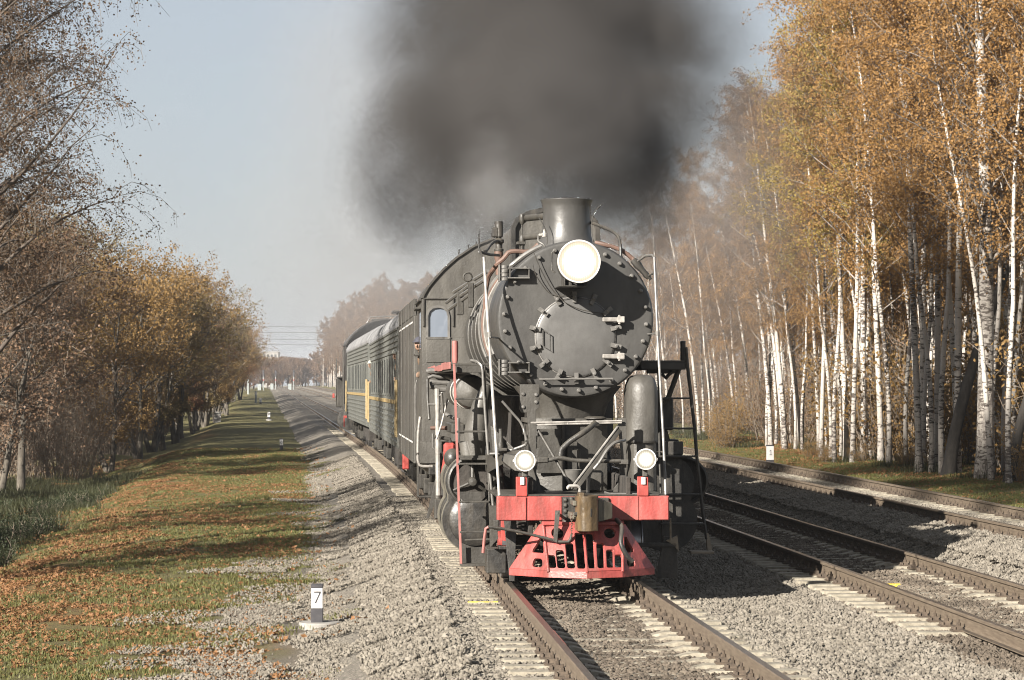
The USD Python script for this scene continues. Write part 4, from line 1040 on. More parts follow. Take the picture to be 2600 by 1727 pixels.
P("junction_box", STL, lambda b: (b.lathe([(0.0, 4.38), (0.008, 4.375), (0.02, 4.33), (0.035, 4.325), (0.035, 4.28), (0.0, 4.275)], 10, at=(-0.31, 1.6, 0)), b.rbox(-0.38, -0.33, 1.57, 1.63, 4.29, 4.32, 0.005)))
for pts in ([(-0.47, 1.3, 4.05), (-0.47, 1.3, 3.9), (-0.35, 1.3, 3.65), (-0.23, 1.29, 3.54), (-0.13, 1.28, 3.52), (0.01, 1.29, 3.57)], [(-0.46, 1.31, 4.06), (-0.36, 1.3, 3.82), (-0.23, 1.29, 3.6), (-0.07, 1.27, 3.44), (0.18, 1.27, 3.34), (0.42, 1.28, 3.31)]):
    tubep("cable", BLK, pts, 0.006, sides=5, smooth=24)
tubep("cable", BLK, [(-0.35, 1.95, 4.54), (-0.29, 1.93, 4.44), (-0.25, 1.92, 4.33), (-0.26, 1.8, 4.2)], 0.006, sides=5, smooth=14)
tubep("cable", BLK, [(0.33, 1.75, 4.2), (0.31, 1.8, 4.44), (0.34, 1.8, 4.59), (0.45, 1.8, 4.71)], 0.007, sides=5, smooth=16)
P("steam_whistle", BLK, lambda b: (b.lathe([(0.0, 4.63), (0.055, 4.625), (0.055, 4.42), (0.03, 4.40), (0.07, 4.375), (0.07, 4.34), (0.045, 4.32), (0.045, 4.26), (0.065, 4.25), (0.065, 4.235), (0.06, 4.22)], 16, at=(-0.735, 4.0, 0)),
                                   b.rbox(-0.83, -0.73, 3.95, 4.05, 4.41, 4.54, 0.012)))
P("whistle_base", RPI, lambda b: b.lathe([(0.055, 4.22), (0.06, 4.20), (0.06, 4.13), (0.04, 4.08), (0.04, 3.9)], 14, at=(-0.74, 4.0, 0)))
P("reversing_link", BLK, lambda b: (b.tube([(-0.74, 4.0, 4.36), (-0.86, 3.4, 4.3), (-0.98, 2.8, 4.16), (-1.04, 2.3, 4.13)], 0.022, 6, smooth=10), b.tube([(-1.1, 2.2, 4.42), (-1.1, 2.2, 4.16), (-1.06, 2.1, 4.04), (-1.08, 1.6, 3.98)], 0.016, 6), b.tube([(-1.1, 2.2, 4.12), (-0.95, 2.5, 4.1), (-0.74, 3.9, 4.16)], 0.02, 6)))
# handrails
tubep("handrail", STL, [(-1.095, 1.2, 4.0), (-1.07, 1.0, 3.4), (-1.03, 0.6, 2.45), (-0.97, 0.1, 1.08)], 0.019, label="tall pale handrail on the left of the smokebox")
P("handrail_stay", GPI, lambda b: (b.tube([(-1.045, 0.75, 3.0), (-0.9, 1.45, 3.0)], 0.012, 6), b.lathe([(0.0, -0.03), (0.028, -0.03), (0.028, 0.03), (0, 0.03)], 8, at=(-1.05, 0.78, 3.03))))
tubep("handrail", GPI, [(0.86, 1.42, 3.97), (0.93, 1.25, 4.03), (1.01, 1.15, 4.03), (1.025, 1.1, 4.0), (1.03, 0.8, 3.0), (1.035, 0.3, 1.8), (1.04, 0.1, 1.09)], 0.017, label="tall handrail with hooked top on the right of the smokebox")
P("handrail_stay", GPI, lambda b: (b.tube([(1.03, 0.8, 3.05), (0.98, 1.4, 3.05)], 0.012, 6), b.lathe([(0.0, -0.03), (0.028, -0.03), (0.028, 0.03), (0, 0.03)], 8, at=(1.03, 0.81, 3.05))))
tubep("handrail", BLK, [(0.30, 2.3, 4.52), (0.45, 2.0, 4.44), (0.57, 1.75, 4.36), (0.63, 1.6, 4.28), (0.645, 1.5, 4.16), (0.645, 1.46, 4.0)], 0.02, smooth=20)
tubep("steam_pipe", RPI, [(0.34, 1.6, 4.21), (0.46, 1.55, 4.18), (0.67, 1.55, 4.11), (0.8, 1.55, 4.01), (0.84, 1.5, 3.97)], 0.028, smooth=18)
P("water_valve", GRM, lambda b: (b.tube([(0.8, 1.5, 3.99), (0.86, 1.5, 3.93), (0.92, 1.5, 3.86), (0.98, 1.5, 3.79), (1.03, 1.5, 3.74)], [0.04, 0.055, 0.035, 0.04, 0.02], 8), b.tube([(0.98, 1.5, 3.78), (1.06, 1.4, 3.82)], 0.012, 6)))
# buffer beam
beam = P("buffer_beam", RED, lambda b: (b.rbox(-1.005, 1.07, 0.0, 0.1, 0.785, 1.078, 0.008), b.rbox(-0.46, -0.24, 0.01, 0.09, 0.735, 0.79, 0.006), b.rbox(0.3, 0.52, 0.01, 0.09, 0.735, 0.79, 0.006)), label="red painted buffer beam")
P("beam_plate", RED, lambda b: b.rbox(-0.995, -0.652, -0.018, 0.0, 0.792, 1.07, 0.006), beam)
P("beam_plate", RED, lambda b: b.rbox(-0.63, -0.225, -0.01, 0.0, 0.79, 1.074, 0.005), beam)
P("beam_plate", RED, lambda b: b.rbox(0.35, 0.70, -0.01, 0.0, 0.79, 1.074, 0.005), beam)
P("beam_plate", RED, lambda b: b.rbox(0.72, 1.06, -0.018, 0.0, 0.792, 1.07, 0.006), beam)
P("front_platform", GRM, lambda b: (b.rbox(-1.0, 1.05, 0.1, 1.9, 1.055, 1.085, 0.006), b.rbox(-0.95, 0.95, 0.01, 0.06, 1.079, 1.098, 0.004)))
for x, s in ((-0.705, 1), (0.755, 1)):
    br = P("lamp_bracket", LK + "bright_red", lambda b: (b.rbox(x - 0.07, x + 0.065, 0.02, 0.05, 1.078, 1.31, 0.006), b.rbox(x - 0.07, x + 0.065, -0.012, 0.02, 1.078, 1.2, 0.006)))
    P("plate", LK + "white_paint", lambda b: b.rbox(x - 0.022, x + 0.03, -0.004, 0.018, 1.215, 1.305, 0.004), br, label="small white plate")
for x, z in ((-0.673, 1.505), (0.779, 1.52)):
    lm = P("marker_lamp", DST, lambda b: (b.lathe([(0.118, -0.07), (0.126, -0.075), (0.128, -0.05), (0.122, -0.03), (0.115, 0.1), (0.06, 0.19), (0.0, 0.2)], 32, axis="y", at=(x, 0, z)), b.rbox(x - 0.03, x + 0.03, 0.0, 0.06, 1.31, z - 0.1, 0.006)), label="lit round marker lamp above the buffer beam")
    P("lens", LK + ("lit_lens_left" if x < 0 else "lit_lens_right"), lambda b: b.lathe([(0.0, -0.085), (0.07, -0.08), (0.112, -0.066)], 32, axis="y", at=(x, 0, z)), lm)
    P("rim", LK + "white_paint", lambda b: (b.lathe([(0.111, -0.064), (0.114, -0.085), (0.126, -0.085), (0.13, -0.07)], 32, axis="y", at=(x, 0, z)),
                                           b.rbox(x - 0.145, x - 0.125, -0.07, -0.05, z - 0.015, z + 0.015, 0.003), b.rbox(x + 0.125, x + 0.145, -0.07, -0.05, z - 0.015, z + 0.015, 0.003)), lm)
P("lamp_cone", LK + "dusty_paint", lambda b: b.hexa([(-0.93, 0.35, 1.5), (-0.78, 0.1, 1.38), (-0.70, 0.1, 1.37), (-0.86, 0.4, 1.42), (-0.9, 0.4, 1.58), (-0.78, 0.15, 1.56), (-0.7, 0.15, 1.56), (-0.82, 0.45, 1.58)]))
# automatic coupler
cp = P("coupler", LK + "coupler_brown", lambda b: (b.xy(Polygon([(-0.075, -0.52), (-0.03, -0.60), (0.06, -0.60), (0.15, -0.53), (0.165, -0.3), (0.12, -0.05), (-0.06, -0.05), (-0.085, -0.3)]).buffer(-0.05).buffer(0.06, quad_segs=6), 0.69, 1.1),
                                                 b.rbox(-0.07, 0.0, -0.56, -0.3, 1.09, 1.14, 0.01), b.rbox(-0.02, 0.13, -0.3, 0.0, 0.78, 1.0, 0.01)), label="brown automatic coupler with a grey side arm")
P("coupler_arm", LK + "coupler_grey", lambda b: b.hexa([(0.165, -0.5, 0.795), (0.345, -0.36, 0.83), (0.33, -0.05, 0.83), (0.165, -0.05, 0.8), (0.165, -0.5, 1.06), (0.345, -0.36, 1.005), (0.33, -0.05, 1.02), (0.165, -0.05, 1.08)]), cp)
P("coupler_slot", BLK, lambda b: (b.rbox(0.05, 0.075, -0.607, -0.59, 0.86, 0.96, 0.003), b.rbox(-0.12, -0.07, -0.5, -0.42, 0.87, 0.91, 0.006)), cp)
P("coupler_jaw", LK + "coupler_grey", lambda b: (b.rbox(-0.16, -0.09, -0.42, -0.05, 0.82, 0.9, 0.008), b.rbox(-0.13, -0.085, -0.45, -0.05, 0.98, 1.04, 0.008)), cp)
dg = P("draft_plate", BLK, lambda b: b.rbox(-0.222, -0.05, -0.05, 0.0, 0.75, 1.075, 0.008))
for x, z in ((-0.185, 1.035), (-0.185, 0.97), (-0.185, 0.9), (-0.185, 0.83), (-0.185, 0.775), (-0.115, 1.045), (-0.115, 0.79)):
    P("rivet", GRM, lambda b: b.lathe([(0.0, -0.078), (0.016, -0.074), (0.026, -0.062), (0.029, -0.05)], 10, axis="y", at=(x, 0, z)), dg)
P("draft_plate", BLK, lambda b: b.rbox(0.20, 0.34, -0.05, 0.0, 0.98, 1.06, 0.008))
P("uncoupling_loop", LK + "worn_steel", lambda b: b.tube([(-0.17, -0.2, 1.14), (-0.17, -0.2, 1.19), (-0.145, -0.2, 1.21), (-0.06, -0.2, 1.208), (-0.03, -0.2, 1.18), (-0.03, -0.25, 1.1)], 0.02, 8, smooth=18))
P("uncoupling_rod", GRM, lambda b: b.tube([(-1.13, -0.3, 0.73), (-1.04, -0.3, 0.72), (-0.35, -0.3, 0.57), (-0.28, -0.3, 0.55), (-0.18, -0.3, 0.55), (-0.14, -0.3, 0.61), (-0.14, -0.3, 0.66)], 0.018, 8, smooth=30))
P("rod_handle", LK + "pink_red", lambda b: b.tube([(-1.12, -0.3, 0.73), (-1.155, -0.3, 0.71), (-1.17, -0.28, 0.6), (-1.185, -0.25, 0.42)], 0.018, 8))
P("coupler_lever", GRM, lambda b: (b.hexa([(-0.325, -0.27, 0.92), (-0.27, -0.27, 0.92), (-0.31, -0.33, 0.54), (-0.355, -0.33, 0.56), (-0.325, -0.23, 0.92), (-0.27, -0.23, 0.92), (-0.31, -0.29, 0.54), (-0.355, -0.29, 0.56)]), b.rbox(-0.31, -0.285, -0.28, -0.01, 0.87, 0.9, 0.004)))
for k in range(9):
    z = 0.885 - k * 0.03
    M = trimesh.transformations.translation_matrix([-0.15, -0.47, z]) @ trimesh.transformations.rotation_matrix(k * 1.57, [0, 0, 1])
    t_ = np.linspace(0, 2 * np.pi, 9)
    P("chain_link", RPI, lambda b: b.tube(trimesh.transform_points(np.stack([0.011 * np.cos(t_), 0 * t_, 0.021 * np.sin(t_)], 1), M), 0.0045, 4, caps=False))


# cowcatcher: four cast panels with slots
def panel(b, q, poly, th):
    """Maps a polygon in the unit square onto the quad q (bottom-left, bottom-right, top-right, top-left)."""
    q = np.array(q, float)
    nrm = np.cross(q[1] - q[0], q[3] - q[0]); nrm /= np.linalg.norm(nrm)
    m = trimesh.creation.extrude_polygon(poly, 1.0, engine="earcut")
    m = m.subdivide().subdivide()
    v = np.array(m.vertices)
    u, w, t = v[:, :1], v[:, 1:2], v[:, 2:]
    b.add((1 - u) * (1 - w) * q[0] + u * (1 - w) * q[1] + u * w * q[2] + (1 - u) * w * q[3] + nrm * (t - 0.5) * th, m.faces)


def slot(x, y0, y1, w):
    return sbox(x - w / 2, y0 + w * 0.5, x + w / 2, y1 - w * 0.5).buffer(w * 0.42, quad_segs=4)


def cow(b):
    sq = sbox(0, 0, 1, 1)
    for s in (-1, 1):
        xc = 0.02
        bl, br = (xc + s * 0.44, -0.40, 0.21), (xc, -0.60, 0.21)
        tl, tr = (xc + s * 0.475, -0.07, 0.745), (xc, -0.13, 0.745)
        pol = sq
        for (px, y0, y1) in ((0.125, 0.05, 0.34), (0.355, 0.05, 0.45), (0.61, 0.05, 0.6), (0.87, 0.05, 0.82)):
            pol = pol.difference(slot(px, y0, y1, 0.112))
        pol = pol.difference(affinity.scale(Point(0.34, 0.8).buffer(0.1), 1.5, 1.2))
        quad = [bl, br, tr, tl] if s < 0 else [br, bl, tl, tr]
        if s > 0:
            pol = affinity.scale(pol, -1, 1, origin=(0.5, 0.5))
        panel(b, quad, pol, 0.035)
        ol, ot = (xc + s * 0.86, 0.06, 0.21), (xc + s * 0.5, 0.0, 0.745)
        pol = Polygon([(0, 0), (1, 0), (1, 1), (0.0, 0.98)])
        pol = pol.difference(slot(0.72, 0.05, 0.26, 0.16)).difference(Polygon([(0.5, 0.42), (0.88, 0.42), (0.88, 0.66), (0.7, 0.66)]).buffer(0.05))
        quad = [ol, bl, tl, ot] if s < 0 else [bl, ol, ot, tl]
        if s > 0:
            pol = affinity.scale(pol, -1, 1, origin=(0.5, 0.5))
        panel(b, quad, pol, 0.035)


cwc = P("cowcatcher", RED, cow, smooth=25, label="red slotted cowcatcher")
P("rim", RED, lambda b: [b.hexa([(x0, y0 - 0.03, 0.135), (x1, y1 - 0.03, 0.135), (x1, y1 + 0.05, 0.135), (x0, y0 + 0.05, 0.135), (x0, y0 - 0.022, 0.215), (x1, y1 - 0.022, 0.215), (x1, y1 + 0.05, 0.215), (x0, y0 + 0.05, 0.215)])
                         for (x0, y0, x1, y1) in ((-0.855, 0.05, -0.42, -0.40), (-0.42, -0.40, 0.02, -0.60), (0.02, -0.60, 0.46, -0.40), (0.46, -0.40, 0.895, 0.05))], cwc)
P("rib", RED, lambda b: [b.tube([(0.02 + s * 0.44, -0.43, 0.2), (0.02 + s * 0.478, -0.1, 0.745)], 0.018, 6) for s in (-1, 1)] + [b.tube([(0.02, -0.62, 0.2), (0.02, -0.15, 0.74)], 0.016, 6)], cwc)
P("top_bar", RED, lambda b: b.rbox(-0.47, 0.51, -0.14, 0.06, 0.735, 0.775, 0.008), cwc)
P("brake_hose", BLK, lambda b: b.tube([(0.42, -0.1, 0.8), (0.47, -0.25, 0.72), (0.44, -0.42, 0.55), (0.5, -0.44, 0.4), (0.58, -0.42, 0.32)], 0.028, 8, smooth=24))
# frame front behind the beam
P("saddle", LK + "dusty_paint", lambda b: (b.xy(Polygon([(-0.46, 1.72), (-0.3, 1.62), (0.0, 1.58), (0.3, 1.62), (0.5, 1.72), (0.5, 3.2), (-0.46, 3.2)]), 1.05, 1.95),
                                        b.xy(Polygon([(-0.5, 1.66), (-0.3, 1.56), (0.05, 1.52), (0.36, 1.56), (0.56, 1.66), (0.56, 3.2), (-0.5, 3.2)]), 1.93, 1.99), b.lathe([(0.46, 1.97), (0.48, 2.0), (0.52, 2.15), (0.62, 2.3), (0.7, 2.4)], 32, at=(0.03, 2.2, 0))))
P("saddle_rib", GRM, lambda b: (b.rbox(-0.09, -0.06, 1.46, 1.6, 1.09, 1.93, 0.006), b.rbox(-0.03, 0.1, 1.44, 1.6, 1.09, 1.7, 0.01), b.rbox(-0.40, -0.09, 1.54, 1.6, 1.3, 1.86, 0.006)))
P("exhaust_flange", GRM, lambda b: b.lathe([(0.0, 2.02), (0.09, 2.02), (0.14, 2.0), (0.14, 1.985), (0.08, 1.975), (0.08, 1.9)], 24, at=(0.32, 1.45, 0)))
gus = P("frame_post", LK + "dusty_paint", lambda b: (b.xz(Polygon([(-0.66, 2.11), (-0.64, 2.07), (-0.575, 2.07), (-0.56, 1.9), (-0.56, 1.3), (-0.545, 1.12), (-0.6, 1.09), (-0.6, 1.085), (-0.33, 1.085), (-0.4, 1.13), (-0.42, 1.24), (-0.46, 1.32), (-0.465, 2.1), (-0.42, 2.13), (-0.42, 2.42), (-0.66, 2.42)]), 0.98, 1.02),
                                                 b.rbox(-0.56, -0.46, 0.9, 0.98, 1.09, 1.93, 0.006)))
for x, z in ((-0.62, 2.3), (-0.62, 2.14), (-0.46, 2.29), (-0.46, 2.2)):
    P("rivet", GPI, lambda b: b.lathe([(0.0, 0.955), (0.018, 0.958), (0.026, 0.97), (0.026, 0.982)], 8, axis="y", at=(x, 0, z)), gus)
P("frame_post", LK + "dusty_paint", lambda b: (b.xz(Polygon([(0.56, 2.0), (0.56, 1.93), (0.58, 1.7), (0.6, 1.5), (0.52, 1.46), (0.52, 1.42), (0.58, 1.40), (0.58, 1.22), (0.5, 1.13), (0.5, 1.085), (0.66, 1.085), (0.66, 2.0)]), 0.98, 1.02), b.rbox(0.5, 0.68, 0.9, 0.98, 1.43, 1.49, 0.006)))
P("cross_bar", STL, lambda b: (b.tube([(-0.53, 0.93, 1.945), (0.6, 0.93, 1.968)], 0.013, 6), b.tube([(-0.53, 0.93, 1.918), (0.6, 0.93, 1.945)], 0.011, 6), b.rbox(-0.08, -0.06, 0.92, 0.95, 1.92, 1.96, 0.003), b.rbox(0.26, 0.28, 0.92, 0.95, 1.92, 1.96, 0.003)))
P("brace", LK + "worn_steel", lambda b: b.tube([(-0.07, 0.25, 1.19), (0.57, 1.0, 1.915)], 0.014, 6))
P("brace", BLK, lambda b: b.hexa([(-0.05, 0.25, 1.18), (0.02, 0.25, 1.18), (0.62, 1.0, 1.86), (0.58, 1.0, 1.9), (-0.05, 0.29, 1.18), (0.02, 0.29, 1.18), (0.62, 1.04, 1.86), (0.58, 1.04, 1.9)]))
P("brace", GRM, lambda b: (b.tube([(-0.44, 0.95, 1.86), (-0.06, 0.4, 1.15)], 0.018, 6), b.rbox(-0.33, -0.25, 0.7, 0.8, 1.5, 1.56, 0.008)))
tubep("hose", BLK, [(0.26, 0.9, 1.94), (0.15, 0.75, 1.86), (0.04, 0.7, 1.79), (-0.1, 0.7, 1.69), (-0.18, 0.68, 1.59), (-0.19, 0.64, 1.5)], 0.036, smooth=24, sides=10)
tubep("hose", GRM, [(-0.49, 0.6, 1.48), (-0.34, 0.6, 1.49), (-0.21, 0.6, 1.52), (-0.02, 0.6, 1.49), (0.26, 0.6, 1.48), (0.55, 0.6, 1.48)], 0.026, smooth=24, sides=10)
P("hose_coupling", GRM, lambda b: b.rbox(-0.47, -0.34, 0.56, 0.64, 1.46, 1.53, 0.012))
tubep("hose", GPI, [(0.14, 0.5, 1.1), (0.15, 0.5, 1.29), (0.27, 0.5, 1.46), (0.4, 0.52, 1.65), (0.49, 0.55, 1.715), (0.62, 0.8, 1.73)], 0.02, smooth=24)
tubep("hose", GRM, [(0.06, 0.9, 1.62), (0.06, 0.9, 1.2)], 0.02)
tubep("pipe", GPI, [(-0.85, 1.5, 2.21), (-0.71, 1.5, 2.05), (-0.61, 1.5, 1.93), (-0.57, 1.48, 1.82), (-0.55, 1.4, 1.71)], 0.016, smooth=20)
tubep("pipe", GPI, [(-0.99, 1.7, 1.54), (-0.61, 1.6, 1.63), (-0.54, 1.58, 1.67), (-0.52, 1.5, 1.78), (-0.5, 1.3, 1.95)], 0.02, smooth=20)
P("lubricator_cup", GPI, lambda b: b.lathe([(0.03, 1.18), (0.06, 1.22), (0.09, 1.3), (0.105, 1.37), (0.11, 1.375), (0.1, 1.38), (0.06, 1.33), (0.0, 1.3)], 20, at=(-0.04, 0.55, 0)))
P("steam_trap", GRM, lambda b: b.rbox(0.16, 0.36, 0.8, 1.0, 1.09, 1.36, 0.03))
P("platform_hook", GPI, lambda b: b.tube([(0.3, 0.15, 1.12), (0.36, 0.14, 1.1), (0.7, 0.14, 1.095)], 0.014, 6))
# pump casing at the right
pump = Polygon([(0.70, 1.62), (0.71, 1.40), (0.78, 1.28), (0.92, 1.24), (1.04, 1.28), (1.10, 1.36), (1.12, 1.62)])


def pumpf(b):
    ring = np.array(pump.exterior.coords)[:-1]
    n = len(ring); ctr = np.array([0.93, 1.6])
    lev = [(1.70, 1.0), (2.2, 1.0), (2.32, 0.99), (2.42, 0.93), (2.49, 0.8), (2.53, 0.6), (2.54, 0.3)]
    V = np.vstack([np.c_[ctr + (ring - ctr) * s, np.full(n, z)] for z, s in lev] + [[[0.93, 1.5, 2.545]]])
    F = [[i * n + j, i * n + (j + 1) % n, (i + 1) * n + (j + 1) % n, (i + 1) * n + j] for i in range(len(lev) - 1) for j in range(n)]
    F = np.array(F); F = np.vstack([F[:, [0, 1, 2]], F[:, [0, 2, 3]], [[(len(lev) - 1) * n + j, (len(lev) - 1) * n + (j + 1) % n, len(V) - 1] for j in range(n)]])
    a = V[F]
    if (np.cross(a[:, 1] - a[:, 0], a[:, 2] - a[:, 0])[0] @ (a[0].mean(0) - [0.93, 1.6, 2])) < 0:
        F = F[:, ::-1]
    b.add(V, F)


pm = P("pump_casing", LK + "dusty_paint", pumpf, smooth=50)
P("pump_base", LK + "dusty_paint", lambda b: b.xy(affinity.scale(pump, 0.9, 0.9, origin=(0.93, 1.6)), 1.085, 1.71), pm)
P("pump_band", GRM, lambda b: b.xy(affinity.scale(pump, 1.015, 1.02, origin=(0.93, 1.6)), 1.69, 1.715), pm)
# running boards, ladders, cylinders
for s, x0, x1, zb in ((-1, -1.44, -0.9, 2.66), (1, 0.98, 1.60, 2.70)):
    P("running_board", GRM, lambda b: (b.rbox(x0, x1, 2.3, 11.0, zb, zb + 0.03, 0.005), b.rbox(x0 + 0.02, x1 - 0.02, 2.3, 2.33, zb - 0.09, zb, 0.004), b.rbox(x0 if s < 0 else x1 - 0.02, x0 + 0.02 if s < 0 else x1, 2.33, 11.0, zb - 0.07, zb, 0.003)))
rr = np.random.RandomState(4)
for k in range(6):
    y = 2.6 + k * 1.4
    P("board_edge", LK + "pink_red", lambda b: b.rbox(-1.462, -1.444, y, y + 1.36, 2.60 + rr.uniform(-0.02, 0.02), 2.70 + rr.uniform(-0.012, 0.03), 0.004))
P("corner_handle", LK + "pink_red", lambda b: b.lathe([(0.0, 2.985), (0.035, 2.98), (0.04, 2.95), (0.04, 2.74), (0.03, 2.69)], 12, at=(-1.40, 2.42, 0)))
P("corner_handle", BLK, lambda b: b.lathe([(0.0, 2.985), (0.035, 2.98), (0.035, 2.74), (0.03, 2.69)], 12, at=(1.56, 2.42, 0)))
lad = P("ladder", GRM, lambda b: (b.tube([(-1.03, 2.22, 2.66), (-0.985, 2.22, 1.5), (-0.94, 2.22, 0.13)], 0.016, 6)), label="steep ladder with one red rail, left of the buffer beam")
P("ladder_rail", LK + "pink_red", lambda b: b.hexa([(-1.435, 2.2, 2.68), (-1.405, 2.2, 2.68), (-1.315, 2.2, 0.1), (-1.345, 2.2, 0.1), (-1.435, 2.24, 2.68), (-1.405, 2.24, 2.68), (-1.315, 2.24, 0.1), (-1.345, 2.24, 0.1)]), lad)
for z in (2.235, 1.815, 1.40, 0.915, 0.53):
    u = (2.68 - z) / 2.58
    P("step", GRM, lambda b: b.rbox(-1.42 + 0.09 * u, -1.02 + 0.075 * u, 2.19, 2.31, z - 0.012, z + 0.012, 0.004), lad)
P("bottom_step", GRM, lambda b: (b.rbox(-1.345, -0.935, 2.05, 2.36, 0.10, 0.125, 0.004), b.rbox(-1.345, -0.935, 2.34, 2.36, 0.12, 0.32, 0.004), b.tube([(-1.28, 2.26, 0.42), (-0.95, 2.26, 0.43)], 0.018, 6)), lad)
tubep("handrail", GPI, [(-1.2, 2.3, 2.73), (-1.14, 2.25, 2.72), (-1.06, 2.2, 2.64), (-1.045, 2.2, 2.4), (-0.99, 2.18, 1.6), (-0.92, 2.15, 0.82)], 0.018, smooth=24)
ladR = P("ladder", GRM, lambda b: b.tube([(1.22, 2.3, 2.66), (1.24, 2.3, 1.4), (1.28, 2.3, 0.3)], 0.015, 6), label="black ladder on the right, in shade")
P("ladder_rail", BLK, lambda b: b.tube([(1.58, 2.3, 2.9), (1.6, 2.3, 2.67), (1.69, 2.3, 1.89), (1.725, 2.3, 1.45), (1.80, 2.3, 0.76), (1.85, 2.3, 0.42)], 0.024, 6), ladR)
P("ladder_foot", LK + "tan_step", lambda b: b.hexa([(1.84, 2.28, 0.5), (1.87, 2.28, 0.5), (1.92, 2.28, 0.27), (1.86, 2.28, 0.27), (1.84, 2.32, 0.5), (1.87, 2.32, 0.5), (1.92, 2.4, 0.27), (1.86, 2.4, 0.27)]), ladR)
for z in (2.24, 1.85, 1.49, 1.0, 0.62):
    P("step", BLK, lambda b: b.rbox(1.24, 1.70 + (1.9 - z) * 0.09, 2.26, 2.38, z - 0.012, z + 0.012, 0.004), ladR)
P("bottom_step", LK + "tan_step", lambda b: b.rbox(1.62, 1.92, 2.1, 2.4, 0.245, 0.275, 0.004), ladR)
P("board_bracket", BLK, lambda b: (b.tube([(1.54, 2.5, 2.68), (1.38, 2.55, 2.24), (1.3, 2.6, 2.15)], 0.035, 6), b.rbox(1.1, 1.5, 2.5, 2.6, 2.56, 2.66, 0.01), b.tube([(1.29, 2.45, 2.56), (1.34, 2.45, 2.5), (1.41, 2.45, 2.58), (1.4, 2.45, 2.66)], 0.03, 6)))
P("side_tank", BLK, lambda b: (b.rbox(1.25, 1.46, 2.6, 3.2, 1.82, 2.24, 0.02), b.hexa([(1.2, 2.6, 1.55), (1.45, 2.6, 1.55), (1.38, 2.6, 1.82), (1.2, 2.6, 1.82), (1.2, 3.2, 1.55), (1.45, 3.2, 1.55), (1.38, 3.2, 1.82), (1.2, 3.2, 1.82)]), b.rbox(1.4, 1.54, 2.7, 3.2, 1.5, 1.7, 0.01)))


def cyl_outline(s):
    if s > 0:
        return affinity.translate(affinity.scale(cyl_outline(-1), -1, 1, origin=(0, 0)), 0.22, 0)
    o = unary_union([disc(s * 1.13, 0.66, 0.40), disc(s * 1.16, 1.15, 0.33), sbox(min(s * 0.78, s * 1.45), 0.66, max(s * 0.78, s * 1.45), 1.2)])
    return o.buffer(0.02)


for s in (-1, 1):
    q = cyl_outline(s); e_ = 0.22 if s > 0 else 0.0
    cy = P("cylinder", BLK, lambda b: (b.xz(q, 2.75, 2.83), b.xz(q.buffer(-0.03), 2.83, 4.25), b.xz(q, 4.25, 4.3)), label="left cylinder block" if s < 0 else "right cylinder block, in shade")
    P("cylinder_cover", BLK, lambda b: b.lathe([(0.0, 2.66), (0.2, 2.665), (0.29, 2.685), (0.34, 2.72), (0.35, 2.76)], 40, axis="y", at=(s * 1.12 + e_, 0, 0.66)), cy)
    P("cladding", LK + "coupler_grey", lambda b: (b.xz(q.buffer(0.012).intersection(sbox(min(s * 1.3, s * 1.95), 0.2, max(s * 1.3, s * 1.95), 1.6)).difference(q.buffer(-0.02)), 2.8, 2.84), b.xz(q.buffer(0.012).intersection(sbox(min(s * 1.3, s * 1.95), 0.2, max(s * 1.3, s * 1.95), 1.6)).difference(q.buffer(-0.02)), 4.1, 4.14)), cy)
    vc = P("valve_cover", GRM, lambda b: b.lathe([(0.27, 2.72), (0.30, 2.68), (0.325, 2.69), (0.33, 2.76), (0.25, 2.78)], 36, axis="y", at=(s * 1.16 + e_ + e_, 0, 1.155)), cy)
    P("valve_recess", LK + "dark_bark", lambda b: b.lathe([(0.0, 2.742), (0.268, 2.742)], 36, axis="y", at=(s * 1.16 + e_ + e_, 0, 1.155)), vc)
    P("hub", GRM, lambda b: b.lathe([(0.0, 2.60), (0.05, 2.61), (0.062, 2.63), (0.062, 2.745)], 20, axis="y", at=(s * 1.16 + e_ + e_, 0, 1.155)), vc)
    for a in (90, 205, 325):
        ca, sa = math.cos(math.radians(a)), math.sin(math.radians(a))
        P("spoke", GRM, lambda b: b.tube([(s * 1.16 + e_ + 0.05 * ca, 2.66, 1.155 + 0.05 * sa), (s * 1.16 + e_ + 0.27 * ca, 2.71, 1.155 + 0.27 * sa)], 0.022, 6), vc)
    P("valve_flange", GRM, lambda b: b.xz(Polygon([(s * 1.16 + e_ + x, 1.155 + z) for x, z in ((-0.25, -0.13), (0.24, -0.13), (0.1, -0.26), (-0.1, -0.27))]), 2.66, 2.74), vc)
P("cylinder_shroud", BLK, lambda b: (b.xz(cyl_outline(1).buffer(-0.01), 2.52, 2.56), b.rbox(1.16, 1.62, 2.4, 2.52, 1.46, 1.5, 0.006), b.rbox(1.3, 1.56, 2.42, 2.5, 1.5, 1.68, 0.01)))
P("cylinder_dome", BLK, lambda b: b.tm(trimesh.creation.icosphere(2, 0.13).apply_scale([0.9, 1, 1]).apply_translation([-1.40, 3.1, 1.45])))
P("steam_pipe_casing", LK + "dusty_paint", lambda b: (b.tube([(-0.98, 2.6, 2.42), (-1.06, 2.62, 2.15), (-1.12, 2.65, 1.81), (-1.12, 2.65, 1.5)], [0.06, 0.11, 0.15, 0.12], 20), b.tube([(-1.25, 2.66, 1.68), (-1.2, 2.66, 1.48)], [0.09, 0.11], 12)), label="tapering steam pipe casing down to the left cylinder")
P("cylinder_top_flange", GRM, lambda b: (b.rbox(-1.36, -0.95, 2.5, 2.9, 1.46, 1.5, 0.008), b.rbox(-1.33, -0.98, 2.48, 2.52, 1.44, 1.47, 0.006)))
P("steam_pipe_casing", BLK, lambda b: b.tube([(1.02, 2.6, 2.42), (1.12, 2.65, 1.81), (1.12, 2.65, 1.5)], [0.09, 0.14, 0.12], 20))
